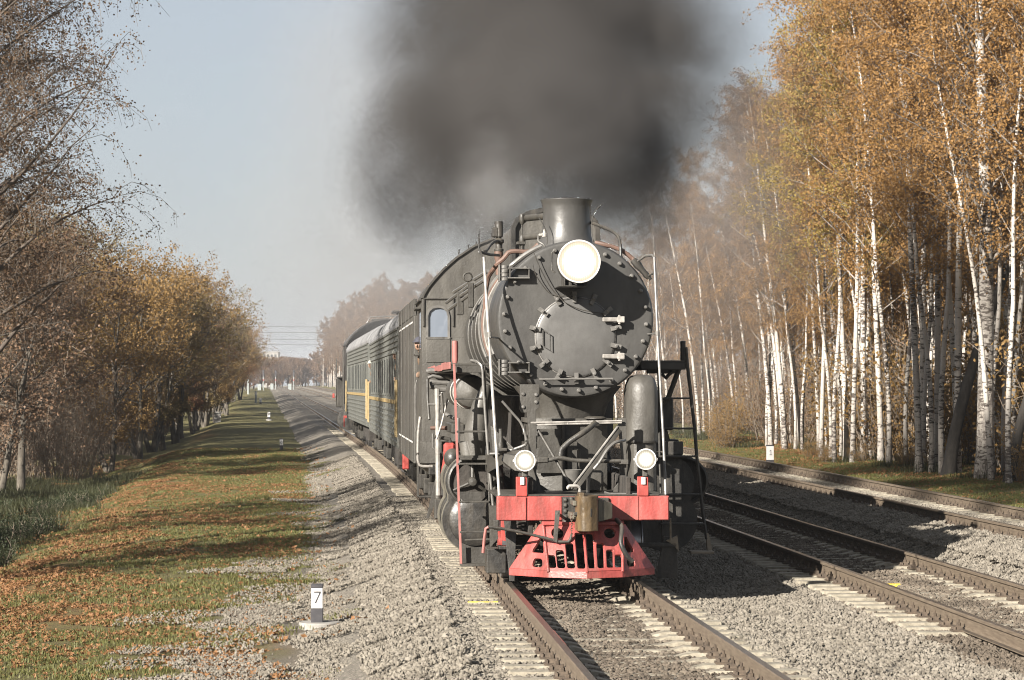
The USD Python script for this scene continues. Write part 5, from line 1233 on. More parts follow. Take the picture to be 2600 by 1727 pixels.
at_ = P("air_tank", LK + "dusty_paint", lambda b: b.lathe([(0.0, 3.38), (0.12, 3.4), (0.2, 3.46), (0.225, 3.56), (0.225, 6.2), (0.0, 6.3)], 28, axis="y", at=(-1.14, 0, 2.32)), label="air tank under the left running board")
for y in (3.6, 3.75, 4.6):
    P("strap", STL, lambda b: b.lathe([(0.225, y), (0.234, y + 0.003), (0.234, y + 0.05), (0.225, y + 0.053)], 28, axis="y", at=(-1.14, 0, 2.32)), at_)
P("side_bracket", GRM, lambda b: (b.hexa([(-0.95, 1.75, 1.5), (-0.7, 1.6, 1.6), (-0.7, 1.6, 1.62), (-0.98, 1.75, 1.9), (-0.95, 2.2, 1.5), (-0.7, 2.2, 1.6), (-0.7, 2.2, 1.62), (-0.98, 2.2, 1.9)]), b.lathe([(0.0, 1.86), (0.025, 1.86), (0.028, 1.7), (0.04, 1.68), (0.04, 1.6)], 10, at=(-0.86, 1.6, 0)), b.rbox(-0.93, -0.78, 1.52, 1.66, 1.58, 1.62, 0.006)))
P("slide_bar_casing", GRM, lambda b: b.hexa([(-1.0, 1.9, 1.3), (-0.62, 1.3, 1.56), (-0.62, 1.3, 1.6), (-1.0, 1.9, 1.52), (-1.0, 2.6, 1.3), (-0.62, 2.6, 1.56), (-0.62, 2.6, 1.6), (-1.0, 2.6, 1.52)]))
P("main_frame", LK + "dark_bark", lambda b: (b.rbox(-0.62, -0.56, 0.1, 12.5, 0.62, 1.3, 0.01), b.rbox(0.56, 0.62, 0.1, 12.5, 0.62, 1.3, 0.01), b.rbox(-0.62, 0.62, 3.1, 12.4, 1.0, 2.25, 0.02), b.rbox(-0.7, 0.7, 11.0, 13.3, 0.9, 1.3, 0.02)))
P("rail_guard", BLK, lambda b: (b.hexa([(-0.9, 0.3, 0.78), (-0.75, 0.3, 0.78), (-0.78, 0.2, 0.05), (-0.84, 0.2, 0.05), (-0.9, 0.36, 0.78), (-0.75, 0.36, 0.78), (-0.78, 0.24, 0.05), (-0.84, 0.24, 0.05)]), b.rbox(-1.1, -0.86, 0.5, 0.9, 0.12, 0.42, 0.01), b.rbox(-0.96, -0.66, 0.35, 0.6, 0.42, 0.46, 0.005)))
P("rail_guard", BLK, lambda b: (b.hexa([(1.1, 0.75, 0.55), (1.25, 0.75, 0.55), (1.27, 0.75, 0.04), (1.0, 0.75, 0.04), (1.1, 0.8, 0.55), (1.25, 0.8, 0.55), (1.27, 0.8, 0.04), (1.0, 0.8, 0.04)]), b.rbox(0.75, 1.25, 0.7, 0.78, 0.42, 0.47, 0.005)))
P("guard_bracket", LK + "tan_step", lambda b: (b.hexa([(1.12, 0.7, 0.5), (1.26, 0.7, 0.56), (1.28, 0.7, 0.36), (1.22, 0.7, 0.44), (1.12, 0.76, 0.5), (1.26, 0.76, 0.56), (1.28, 0.76, 0.36), (1.22, 0.76, 0.44)]), b.tube([(1.16, 0.6, 0.78), (1.17, 0.65, 0.5)], 0.012, 6)))
P("hanging_bracket", GRM, lambda b: (b.hexa([(-1.08, 0.35, 0.95), (-0.99, 0.35, 0.95), (-0.97, 0.35, 0.55), (-1.06, 0.35, 0.45), (-1.08, 0.45, 0.95), (-0.99, 0.45, 0.95), (-0.97, 0.45, 0.55), (-1.06, 0.45, 0.45)]), b.rbox(-1.05, -0.98, -0.05, 0.1, 0.68, 0.8, 0.01)))
P("red_lever", LK + "bright_red", lambda b: b.hexa([(-0.9, 0.9, 0.78), (-0.87, 0.9, 0.78), (-0.8, 0.9, 0.48), (-0.9, 0.9, 0.5), (-0.9, 0.95, 0.78), (-0.87, 0.95, 0.78), (-0.8, 0.95, 0.48), (-0.9, 0.95, 0.5)]))
P("spring_hanger", BLK, lambda b: [b.rbox(-0.72, -0.56, 0.4, 0.7, 0.72 - k * 0.05, 0.745 - k * 0.05, 0.004) for k in range(3)])
P("valve_gear_bracket", LK + "bright_red", lambda b: (b.rbox(-1.46, -1.30, 4.5, 4.7, 1.36, 1.62, 0.03), b.hexa([(-1.5, 4.4, 1.2), (-1.44, 4.4, 1.2), (-1.4, 4.4, 1.5), (-1.45, 4.4, 1.5), (-1.5, 4.6, 1.2), (-1.44, 4.6, 1.2), (-1.4, 4.6, 1.5), (-1.45, 4.6, 1.5)])))


def wheel(b, x, y, r, s):
    b.lathe([(r - 0.12, -0.07), (r, -0.07), (r + 0.005, 0.05), (r + 0.03, 0.06), (r + 0.03, 0.075), (r - 0.12, 0.075), (r - 0.12, -0.07)], 40, axis="x", at=(x, y, r), M=None)


def spokes(b, x, y, r, n):
    for k in range(n):
        a = 2 * math.pi * k / n
        b.tube([(x, y + 0.1 * math.cos(a), r + 0.1 * math.sin(a)), (x, y + (r - 0.1) * math.cos(a), r + (r - 0.1) * math.sin(a))], 0.032, 5, caps=False)
    b.lathe([(0.0, -0.1), (0.13, -0.1), (0.13, 0.1), (0.0, 0.1)], 16, axis="x", at=(x, y, r))


for y, r in ((1.5, 0.45), (5.3, 0.75), (6.9, 0.75), (8.5, 0.75), (10.1, 0.75), (11.7, 0.6)):
    for x in (-0.8, 0.8):
        w = P("wheel", LK + "tread_steel", lambda b: wheel(b, x, y, r, 1))
        P("spokes", LK + "bright_red", lambda b: spokes(b, x, y, r, 12), w)
P("coupling_rod", LK + "worn_steel", lambda b: (b.rbox(-0.96, -0.9, 5.0, 10.4, 0.45, 0.58, 0.01), b.rbox(-1.06, -1.0, 3.9, 8.5, 0.6, 0.72, 0.01)))
P("axle", BLK, lambda b: [b.tube([(-0.8, y, r), (0.8, y, r)], 0.09, 10) for y, r in ((1.5, 0.45), (5.3, 0.75), (6.9, 0.75), (8.5, 0.75), (10.1, 0.75))])
# the tangle of pipes under the cab front
for pts, r, m in ([[(-1.58, 8, 2.61), (-1.52, 8, 2.63), (-1.44, 8, 2.62), (-1.19, 8, 2.62), (-1.0, 8, 2.62)], 0.042, GPI], [[(-1.56, 7.9, 2.52), (-1.49, 7.9, 2.55), (-1.38, 7.9, 2.53), (-1.29, 7.9, 2.54), (-1.18, 7.6, 2.49), (-1.02, 7, 2.44), (-0.9, 6, 2.41)], 0.026, GPI],
                  [[(-1.54, 7.8, 2.47), (-1.41, 7.8, 2.45), (-1.2, 7.8, 2.44), (-0.95, 7.8, 2.44)], 0.034, GPI], [[(-1.55, 7.7, 2.45), (-1.52, 7.7, 2.39), (-1.43, 7.7, 2.375), (-1.38, 7.7, 2.35), (-1.19, 7.7, 2.34), (-0.95, 7.7, 2.34)], 0.04, GPI],
                  [[(-1.5, 7.6, 2.3), (-1.42, 7.6, 2.22), (-1.36, 7.6, 2.3)], 0.014, GPI], [[(-1.58, 7.6, 2.5), (-1.58, 7.5, 2.2), (-1.56, 7.4, 1.9)], 0.022, GRM], [[(-1.59, 7, 2.13), (-1.31, 7, 2.13), (-1.28, 7, 2.2)], 0.014, GPI],
                  [[(-1.3, 6.9, 2.31), (-1.31, 6.9, 2.2), (-1.4, 6.9, 1.83), (-1.47, 6.9, 1.62)], 0.014, STL], [[(-1.55, 7.2, 1.78), (-1.3, 7.2, 1.78)], 0.03, RPI], [[(-1.5, 7.0, 1.66), (-1.28, 7.0, 1.62), (-1.24, 7.0, 1.5)], 0.03, GRM],
                  [[(-1.52, 7.1, 1.7), (-1.52, 7.1, 1.5), (-1.4, 7.1, 1.4)], 0.012, GPI], [[(-1.4, 6.8, 2.3), (-1.38, 6.8, 2.0)], 0.02, GRM], [[(-1.22, 5.5, 1.95), (-1.22, 5.5, 1.6)], 0.03, GPI], [[(-1.38, 7.5, 2.02), (-1.2, 7.2, 1.92)], 0.03, GPI]):
    tubep("pipe", m, pts, r)
tubep("injector_pipe", STL, [(-1.46, 7, 2.36), (-1.45, 7, 1.98), (-1.45, 7, 1.65), (-1.44, 7, 0.75), (-1.44, 7, 0.45)], 0.036)
P("injector_body", GRM, lambda b: (b.rbox(-1.5, -1.36, 6.9, 7.1, 0.45, 0.75, 0.02), b.lathe([(0.0, 0.8), (0.06, 0.8), (0.06, 0.74), (0, 0.74)], 12, at=(-1.44, 7, 0))))
P("sand_pipe", GRM, lambda b: (b.rbox(-1.3, -1.0, 6.5, 9, 1.3, 1.4, 0.02), b.rbox(-1.25, -1.05, 7, 9, 1.7, 1.85, 0.02)))
P("ash_guard", GRM, lambda b: b.hexa([(-1.38, 9.2, 1.05), (-1.2, 9.2, 1.05), (-1.5, 9.2, 0.35), (-1.54, 9.2, 0.35), (-1.38, 9.3, 1.05), (-1.2, 9.3, 1.05), (-1.5, 9.3, 0.35), (-1.54, 9.3, 0.35)]))
tubep("cab_handrail", STL, [(-1.58, 11, 1.9), (-1.62, 11, 1.25), (-1.60, 11, 1.13), (-1.55, 11, 1.1), (-1.38, 11, 1.1)], 0.022, smooth=20)
# tool rack and rods lying on the boiler's shoulder
for k, (x0, z0, x1, z1, y) in enumerate([(-1.15, 3.83, -0.8, 4.02, 7.0), (-1.22, 3.7, -0.95, 3.9, 8.0), (-1.12, 3.72, -0.9, 3.86, 6.2), (-1.2, 3.58, -0.98, 3.74, 7.6)]):
    tubep("tool_rod", GPI, [(x0, y + 1.5, z0), (x1, y - 1.5, z1)], 0.026, sides=6)
P("tool_rack", GRM, lambda b: (b.rbox(-1.08, -1.0, 5.4, 5.5, 3.5, 3.85, 0.01), b.rbox(-1.15, -1.05, 7.4, 7.5, 3.45, 3.8, 0.01), b.lathe([(0.06, -0.012), (0.075, 0.0), (0.06, 0.012), (0.05, 0.0), (0.06, -0.012)], 16, axis="y", at=(-1.03, 6.6, 3.98))))

# cab
arch_pts = [(-1.555, 1.5), (-1.555, 3.78), (-1.52, 3.88), (-1.45, 4.0), (-1.346, 4.13), (-1.2, 4.29), (-1.0, 4.47), (-0.711, 4.662), (-0.4, 4.79), (0.0, 4.85)]
arch = Polygon(arch_pts + [(-x, z) for x, z in arch_pts[-2::-1]])
winL = Polygon([(-1.461, 3.185), (-1.131, 3.185), (-1.131, 3.53), (-1.155, 3.61), (-1.215, 3.66), (-1.296, 3.675), (-1.377, 3.66), (-1.437, 3.61), (-1.461, 3.53)])
winR = affinity.scale(winL, -1, 1, origin=(0.0, 0))
cab = P("cab", DST, lambda b: (b.xz(arch.difference(winL).difference(winR), 11.0, 11.04), b.xz(arch.difference(arch.buffer(-0.04)), 11.04, 13.5)), label="arched grey-black cab")
P("cab_roof", GRM, lambda b: b.xz(arch.buffer(0.02).difference(arch.buffer(-0.012)).intersection(sbox(-2, 3.82, 2, 5)), 10.96, 13.75), cab)
for wp in (winL, winR):
    w = P("cab_window", LK + "window_glass", lambda b: b.xz(wp.buffer(0.005), 11.015, 11.025), cab, label="round-topped cab window")
    P("frame", GPI, lambda b: b.xz(wp.buffer(0.03).difference(wp.buffer(-0.008)), 10.975, 11.0), w)
    x0, x1 = wp.bounds[0] - 0.08, wp.bounds[2] + 0.1
    P("panel_ridge", GRM, lambda b: (b.rbox(x0, x1, 10.97, 11.0, 3.80, 3.825, 0.004), b.rbox(x0, x0 + 0.03, 10.97, 11.0, 3.36, 3.8, 0.004), b.rbox(x1 - 0.03, x1, 10.97, 11.0, 3.36, 3.8, 0.004), b.rbox(x0 + 0.05, x1 - 0.05, 10.975, 11.0, 3.165, 3.185, 0.003)), w)
    P("lower_panel", DST, lambda b: b.rbox(x0 + 0.06, x1 - 0.06, 10.985, 11.0, 2.78, 3.165, 0.005), w)
P("side_window", LK + "window_glass", lambda b: b.rbox(-1.562, -1.556, 11.4, 12.0, 3.0, 3.6, 0.001), cab)
P("side_window", LK + "dark_bark", lambda b: b.rbox(-1.562, -1.556, 12.1, 12.9, 2.95, 3.6, 0.001), cab, label="open dark cab side window")
P("gutter", GRM, lambda b: (b.rbox(-1.6, -1.555, 11.1, 13.4, 3.78, 3.81, 0.004), b.rbox(-1.64, -1.555, 11.5, 12.8, 3.66, 3.69, 0.004)), cab)
P("arm_rest", GRM, lambda b: b.rbox(-1.63, -1.556, 12.1, 12.9, 2.9, 2.94, 0.006), cab)
P("cab_step", GRM, lambda b: (b.rbox(-1.56, -1.2, 13.2, 13.6, 0.5, 0.53, 0.004), b.rbox(-1.56, -1.53, 13.2, 13.6, 0.5, 1.5, 0.004)), cab)
P("roof_fitting", BLK, lambda b: [b.tube([(x, y, z - 0.03), (x, y, z + 0.1)], 0.012, 5) for x, y, z in ((-0.95, 11.1, 4.52), (-0.75, 12, 4.65), (-0.6, 12.4, 4.72))], cab)
P("grab_handle", GPI, lambda b: (b.tube([(-1.575, 13.0, 2.5), (-1.6, 13.0, 2.4), (-1.6, 13.0, 1.7), (-1.575, 13.0, 1.6)], 0.012, 5)), cab)

# ------------------------------------------------------------------ tender, coaches, rear engine
noisy("coach_green", [(0.25, (0.09, 0.093, 0.083)), (0.5, (0.15, 0.153, 0.138)), (0.75, (0.225, 0.228, 0.208))], scale=3, rough=0.5, stretch=(1, 1, 0.35), bump=0.003, bump_scale=20)
noisy("coach_yellow", [(0.25, (0.24, 0.17, 0.07)), (0.6, (0.4, 0.29, 0.13))], scale=4, rough=0.6)
noisy("coach_roof", [(0.3, (0.16, 0.16, 0.165)), (0.5, (0.26, 0.26, 0.265)), (0.7, (0.38, 0.38, 0.385))], scale=1.2, rough=0.35, stretch=(0.3, 1, 0.3), spec=0.6)
usdkit.material(stage, LK + "coach_glass", {"p": ("principled_bsdf", {"base_color": (0.016, 0.02, 0.022), "roughness": 0.32, "specular_ior_level": 0.18})}, [], surface="p.BSDF")


def bogie(parent, y):
    g = P("bogie", BLK, lambda b: (b.rbox(-1.05, -0.95, y - 1.6, y + 1.6, 0.45, 0.75, 0.02), b.rbox(0.95, 1.05, y - 1.6, y + 1.6, 0.45, 0.75, 0.02), b.rbox(-1.0, 1.0, y - 0.2, y + 0.2, 0.5, 1.0, 0.02)), parent)
    for d in (-1.2, 1.2):
        P("wheel", LK + "tread_steel", lambda b: [b.lathe([(0.0, -0.06), (0.42, -0.06), (0.45, 0.05), (0.48, 0.07), (0.0, 0.07)], 24, axis="x", at=(x, y + d, 0.46)) for x in (-0.8, 0.8)], g)
        P("axle_box", GRM, lambda b: (b.rbox(-1.18, -1.02, y + d - 0.16, y + d + 0.16, 0.32, 0.62, 0.02), b.tube([(-1.1, y + d - 0.45, 0.85), (-1.1, y + d, 0.62), (-1.1, y + d + 0.45, 0.85)], 0.05, 6)), g)
    P("brake_gear", GRM, lambda b: (b.tube([(-1.08, y - 1.9, 0.95), (-1.1, y - 0.9, 0.5)], 0.06, 6), b.tube([(-1.08, y + 0.6, 1.0), (-1.1, y + 1.9, 0.5)], 0.06, 6)), g)


YT = Y0 + 13.95
tender = thing("coal_tender", "plain grey-black coal tender coupled behind the locomotive's cab", "tender", at(0.02, YT), heading(YT + 4))
P("body", DST, lambda b: b.rbox(-1.56, 1.56, 0.0, 8.3, 1.05, 3.62, 0.015), tender)
P("upper_side", DST, lambda b: (b.rbox(-1.56, -1.5, 0.3, 8.3, 3.622, 3.92, 0.008), b.rbox(1.5, 1.56, 0.3, 8.3, 3.622, 3.92, 0.008), b.rbox(-1.49, 1.49, 8.2, 8.27, 3.622, 3.92, 0.008)), tender)
P("coal", LK + "dark_bark", lambda b: b.add(*(lambda g: (g[0], g[1]))((np.stack([np.tile(np.linspace(-1.45, 1.45, 14), 30), np.repeat(np.linspace(0.4, 8.1, 30), 14), 3.75 + 0.25 * meshkit.fbm(np.stack([np.tile(np.linspace(-1.45, 1.45, 14), 30) * 3, np.repeat(np.linspace(0.4, 8.1, 30), 14) * 3, np.zeros(420)], 1), 3)], 1),
                                                         np.array([[i * 14 + j, i * 14 + j + 1, i * 14 + j + 15, i * 14 + j + 14] for i in range(29) for j in range(13)])))), tender, kind="stuff")
P("stripe", LK + "white_paint", lambda b: b.rbox(-1.564, -1.56, 0.5, 8.2, 1.40, 1.43, 0.001), tender)
P("stripe", LK + "white_paint", lambda b: b.rbox(-1.564, -1.56, 0.5, 8.2, 3.50, 3.53, 0.001), tender)
for y in (0.02, 2.1, 4.2, 6.3, 8.2):
    P("rib", DST, lambda b: b.rbox(-1.575, -1.561, y, y + 0.08, 1.1, 3.9, 0.003), tender)
P("frame", BLK, lambda b: b.rbox(-1.3, 1.3, 0.0, 8.3, 0.85, 1.04, 0.02), tender)
P("buffer_post", LK + "bright_red", lambda b: b.rbox(-1.5, -1.36, 7.9, 8.1, 0.7, 1.04, 0.02), tender)
bogie(tender, 1.9); bogie(tender, 6.4)

YC = YT + 9.1
stage.CreateClassPrim("/World/coach_kind")
CK = "/World/coach_kind/passenger_coach"
UsdGeom.Xform.Define(stage, CK)
ck = stage.GetPrimAtPath(CK)
CL = 23.6
prof = Polygon([(-1.53, 1.05), (-1.53, 3.62), (1.53, 3.62), (1.53, 1.05)])
rt = [(-1.56, 3.6), (-1.54, 3.72), (-1.44, 3.9), (-1.22, 4.08), (-0.85, 4.23), (-0.4, 4.31), (0, 4.33)]
roofp = Polygon(rt + [(-x, z) for x, z in rt[-2::-1]])
P("body", LK + "coach_green", lambda b: b.xz(prof, 0, CL), ck)
rf = P("roof", LK + "coach_roof", lambda b: b.xz(roofp, -0.05, CL + 0.05), ck)
for k in range(24):
    P("roof_rib", LK + "coach_roof", lambda b: b.xz(roofp.buffer(0.022).difference(roofp.buffer(-0.005)).intersection(sbox(-2, 3.68, 2, 5)), 0.4 + k * 0.99, 0.46 + k * 0.99), rf)
P("roof_vent", BLK, lambda b: (b.rbox(-0.5, 0.5, 3.0, 4.2, 4.3, 4.62, 0.02), b.rbox(-0.65, 0.65, 2.8, 4.4, 4.6, 4.66, 0.01)), ck)
P("yellow_band", LK + "coach_yellow", lambda b: b.rbox(-1.556, -1.53, 0.9, CL - 0.9, 1.98, 2.07, 0.006), ck, label="yellow band below the windows")
P("yellow_band", LK + "coach_yellow", lambda b: b.rbox(1.53, 1.556, 0.9, CL - 0.9, 1.98, 2.07, 0.006), ck)
for z in (1.15, 1.28, 1.41, 1.54, 1.67, 1.80, 3.08, 3.2, 3.32, 3.44, 3.56):
    for s in (-1, 1):
        P("side_rib", LK + "coach_green", lambda b: b.rbox(*((-1.554, -1.53) if s < 0 else (1.53, 1.554)), 0.9, CL - 0.9, z, z + 0.05, 0.006), ck)
for k in range(12):
    y = 1.6 + k * 1.75
    for s in (-1, 1):
        w = P("window", LK + "coach_glass", lambda b: b.rbox(*((-1.538, -1.53) if s < 0 else (1.53, 1.538)), y, y + 0.95, 2.2, 3.0, 0.001), ck)
        P("frame", LK + "coach_green", lambda b: b.yz(sbox(y - 0.06, 2.14, y + 1.01, 3.06).difference(sbox(y, 2.2, y + 0.95, 3.0)), *((-1.546, -1.532) if s < 0 else (1.532, 1.546))), w)
for y in (0.15, CL - 0.85):
    dr = P("door", LK + "coach_green", lambda b: b.rbox(-1.545, -1.53, y, y + 0.7, 1.1, 3.1, 0.004), ck)
    P("handrail", LK + "coach_yellow", lambda b: (b.tube([(-1.58, y - 0.05, 1.3), (-1.58, y - 0.05, 2.5)], 0.022, 6), b.tube([(-1.58, y + 0.75, 1.3), (-1.58, y + 0.75, 2.5)], 0.016, 6)), dr)
P("gangway", BLK, lambda b: (b.rbox(-0.6, 0.6, -0.35, 0, 1.2, 3.5, 0.03), b.rbox(-0.6, 0.6, CL, CL + 0.35, 1.2, 3.5, 0.03)), ck)
P("underframe", LK + "dark_bark", lambda b: (b.rbox(-1.3, 1.3, 0.1, CL - 0.1, 0.9, 1.04, 0.02), b.rbox(-1.25, -0.5, 8.0, 10.5, 0.45, 0.9, 0.03), b.rbox(-1.2, -0.5, 12.0, 14.5, 0.5, 0.9, 0.03)), ck)
bogie(ck, 3.4); bogie(ck, CL - 3.4)
for k, lb in enumerate(("nearer green ribbed passenger coach with a yellow band, coupled to the tender", "second green passenger coach, farther back in front of the rear engine")):
    y = YC + k * (CL + 0.75)
    t = thing("passenger_coach", lb, "passenger coach", at(0.02, y), heading(y + CL / 2), "green passenger coaches of the train")
    t.GetReferences().AddInternalReference(CK); t.SetInstanceable(True)

YR = YC + 2 * (CL + 0.75) + 0.4
rear = thing("rear_locomotive", "dark steam engine with arched cab at the far end of the train", "locomotive", at(0.02, YR), heading(YR + 5))
P("cab", BLK, lambda b: (b.xz(arch.buffer(-0.0), 0.0, 0.05), b.xz(arch.difference(arch.buffer(-0.04)), 0.05, 2.6)), rear)
P("cab_roof", BLK, lambda b: b.xz(arch.buffer(0.05).difference(arch.buffer(-0.01)).intersection(sbox(-2, 3.82, 2, 5.2)), -0.5, 2.8), rear)
P("cab_window", LK + "dark_bark", lambda b: b.rbox(-1.57, -1.56, 0.3, 1.0, 3.0, 3.6, 0.002), rear)
P("roof_hatch", GPI, lambda b: (b.tube([(-0.7, 0.2, 4.72), (-0.55, 0.2, 4.98), (0.5, 0.2, 5.0), (0.6, 0.2, 4.8)], 0.03, 6), b.rbox(-0.5, 0.4, 0.4, 1.6, 4.86, 4.9, 0.01)), rear)
P("side_panel", DST, lambda b: b.rbox(-1.6, -1.565, 1.4, 2.4, 1.2, 3.7, 0.01), rear)
P("boiler", BLK, lambda b: b.lathe([(0.93, 2.6), (0.95, 11.5), (0.0, 11.5)], 32, axis="y", at=(0, 0, 3.2)), rear)
P("running_board", GRM, lambda b: b.rbox(-1.6, 1.6, 2.6, 11.5, 2.55, 2.62, 0.01), rear)
P("front_rail", GRM, lambda b: (b.tube([(-1.6, 11.2, 2.6), (-1.6, 11.2, 3.4)], 0.03, 6), b.rbox(-1.62, -1.3, 9.5, 11.2, 1.3, 2.56, 0.03)), rear)
P("cylinder", BLK, lambda b: b.lathe([(0.0, 8.9), (0.42, 8.95), (0.42, 10.3), (0.0, 10.4)], 24, axis="y", at=(-1.2, 0, 0.75)), rear)
P("step", LK + "bright_red", lambda b: (b.rbox(-1.62, -1.3, -0.2, 0.2, 0.95, 1.05, 0.01), b.rbox(-1.62, -1.58, -0.2, 0.2, 0.6, 0.95, 0.01), b.rbox(-1.8, -1.72, 9.6, 10.2, 1.7, 1.9, 0.01)), rear)
for y in (3.5, 5.1, 6.7, 8.3):
    P("wheel", BLK, lambda b: [b.lathe([(0.0, -0.06), (0.74, -0.06), (0.76, 0.05), (0.78, 0.07), (0.0, 0.07)], 28, axis="x", at=(x, y, 0.76)) for x in (-0.8, 0.8)], rear)
P("frame", LK + "dark_bark", lambda b: b.rbox(-0.7, 0.7, 0, 11.5, 0.8, 2.5, 0.02), rear)
bogie(rear, 1.2)

# ------------------------------------------------------------------ the people leaning out
import manifold3d as m3


def person(label, pos, rot, cap, coat, skin="skin"):
    """Head, shoulders and forearms of someone leaning out of a window; x points outward from the train's side, y towards the engine."""
    def hull(a, ra, b_, rb):
        return m3.Manifold.batch_hull([m3.Manifold.sphere(ra, 20).translate(a), m3.Manifold.sphere(rb, 20).translate(b_)])
    t = thing("person", label, "person", pos, rot)
    body = hull((-0.25, 0.0, -0.25), 0.17, (-0.02, 0.03, 0.05), 0.15) + hull((-0.02, 0.18, 0.06), 0.075, (-0.02, -0.18, 0.06), 0.075) + hull((0.0, 0.0, 0.1), 0.06, (0.07, 0.04, 0.22), 0.055)
    for s in (-1, 1):
        body += hull((-0.02, s * 0.19, 0.05), 0.065, (0.06, s * 0.24, -0.17), 0.05) + hull((0.06, s * 0.24, -0.17), 0.05, (0.1, s * 0.08, -0.2), 0.036)
    head = hull((0.1, 0.06, 0.34), 0.095, (0.115, 0.075, 0.28), 0.072) + hull((0.16, 0.145, 0.3), 0.02, (0.165, 0.16, 0.285), 0.018)
    for s in (-1, 1):
        head += m3.Manifold.sphere(0.025, 12).scale((0.6, 1, 1.4)).translate((0.1 - s * 0.07, 0.06 + s * 0.06, 0.31))
    hands = m3.Manifold()
    for s in (-1, 1):
        h = hull((0.1, s * 0.08, -0.2), 0.034, (0.13, s * 0.03, -0.21), 0.03)
        for f in range(4):
            h += hull((0.125, s * 0.03 + 0.0, -0.22 + f * 0.018), 0.011, (0.15, s * -0.03, -0.225 + f * 0.018), 0.009)
        h += hull((0.11, s * 0.06, -0.18), 0.012, (0.14, s * 0.03, -0.165), 0.010)
        hands += h
    whole = body + head + hands
    mm = whole.refine_to_length(0.025).to_mesh()
    tm = trimesh.Trimesh(mm.vert_properties[:, :3], mm.tri_verts, process=True)
    trimesh.smoothing.filter_taubin(tm, iterations=6)
    obj("body", tm, LK + skin, t, smooth=True)
    jacket = body.refine_to_length(0.03).to_mesh()
    jm = trimesh.Trimesh(jacket.vert_properties[:, :3], jacket.tri_verts, process=True)
    trimesh.smoothing.filter_taubin(jm, iterations=6)
    jm.vertices = jm.vertices + jm.vertex_normals * 0.014
    obj("jacket", jm, LK + coat, t, smooth=True)
    hat = (m3.Manifold.sphere(0.108, 24).translate((0.1, 0.06, 0.345)) - m3.Manifold.cube((1, 1, 1), True).translate((0.1, 0.06, -0.15))) + m3.Manifold.cylinder(0.015, 0.09, 0.085, 20).scale((0.9, 0.75, 1)).translate((0.15, 0.14, 0.348))
    obj("cap", hat, LK + cap, t, smooth=40)


noisy("skin", [(0.3, (0.3, 0.18, 0.125)), (0.7, (0.38, 0.24, 0.17))], scale=8, rough=0.55)
noisy("dark_cap", [(0.3, (0.03, 0.03, 0.045)), (0.7, (0.07, 0.07, 0.09))], scale=12, rough=0.8)
noisy("brown_coat", [(0.3, (0.12, 0.075, 0.045)), (0.7, (0.2, 0.13, 0.08))], scale=8, rough=0.9)
noisy("pale_coat", [(0.3, (0.35, 0.35, 0.31)), (0.7, (0.45, 0.45, 0.4))], scale=8, rough=0.9)


def beside(base_y, off_head, x, y, z):
    h = heading(off_head)
    p = at(0.02, base_y)
    return p + np.array([x * math.cos(h) - y * math.sin(h), x * math.sin(h) + y * math.cos(h), z])


person("person in a dark cap leaning out of the locomotive's cab window", beside(Y0, Y0, -1.44, 12.5, 2.78), heading(Y0) + math.pi, "dark_cap", "brown_coat")
person("person in a pale cap leaning out near the first coach's front end", beside(YC, YC + CL / 2, -1.42, 1.8, 2.72), heading(YC) + math.pi, "pale_coat", "brown_coat")
person("person in a pale cap leaning out at the joint between the two coaches", beside(YC, YC + CL / 2, -1.42, CL - 1.6, 2.68), heading(YC) + math.pi, "pale_coat", "brown_coat")

# ------------------------------------------------------------------ markers, signals, far things
noisy("marker_white", [(0.3, (0.6, 0.59, 0.57)), (0.6, (0.72, 0.71, 0.69)), (0.8, (0.55, 0.53, 0.5))], scale=9, rough=0.7)
noisy("marker_black", [(0.3, (0.03, 0.03, 0.035)), (0.7, (0.07, 0.065, 0.07))], scale=9, rough=0.6)
noisy("pale_concrete", [(0.3, (0.27, 0.255, 0.23)), (0.7, (0.4, 0.38, 0.35))], scale=10, rough=0.9, bump=0.004, bump_scale=60)
noisy("wire_grey", [(0.3, (0.06, 0.06, 0.06)), (0.7, (0.12, 0.12, 0.12))], scale=3, rough=0.6)
noisy("mast_grey", [(0.3, (0.26, 0.29, 0.28)), (0.7, (0.36, 0.39, 0.38))], scale=3, rough=0.6)
noisy("signal_red", [(0.3, (0.45, 0.05, 0.05)), (0.7, (0.55, 0.08, 0.08))], scale=3, rough=0.6)


def picket(num, o, y, label, h=0.49, w=0.145, base=True, foot=0.19, cap=0.045):
    z = float(surf_z(o, y))
    t = thing("marker_post", label, "marker post", (float(c(y)) + o, y, z + (0.085 if base else 0.05)), 0.03)
    P("post", LK + "marker_white", lambda b: b.rbox(-w / 2, w / 2, -w / 2, w / 2, foot, h - cap, 0.004), t)
    P("foot", LK + "marker_black", lambda b: b.rbox(-w / 2 - 0.002, w / 2 + 0.002, -w / 2 - 0.002, w / 2 + 0.002, 0.0, foot, 0.004), t)
    P("cap", LK + "marker_black", lambda b: b.rbox(-w / 2 - 0.002, w / 2 + 0.002, -w / 2 - 0.002, w / 2 + 0.002, h - cap, h, 0.005), t)
    if num:
        m = meshkit.text_mesh(num, 0.145, 0.004)
        v = np.array(m.vertices); v[:, 0] -= v[:, 0].mean()
        v = np.stack([v[:, 0] * 0.9, -w / 2 + 0.001 - v[:, 2], v[:, 1] + foot + (h - cap - foot) * 0.5 - 0.06], 1)
        obj("numeral", (v, np.array(m.faces)[:, ::-1] if np.linalg.det(np.array([[1, 0, 0], [0, 0, -1], [0, 1, 0]])) < 0 else m.faces), LK + "marker_black", t, smooth=False)
    if base:
        P("base", LK + "pale_concrete", lambda b: b.lathe([(0.0, 0.014), (0.25, 0.012), (0.26, 0.0), (0.26, -0.14)], 28, at=(0.03, 0.02, 0.0)), t)


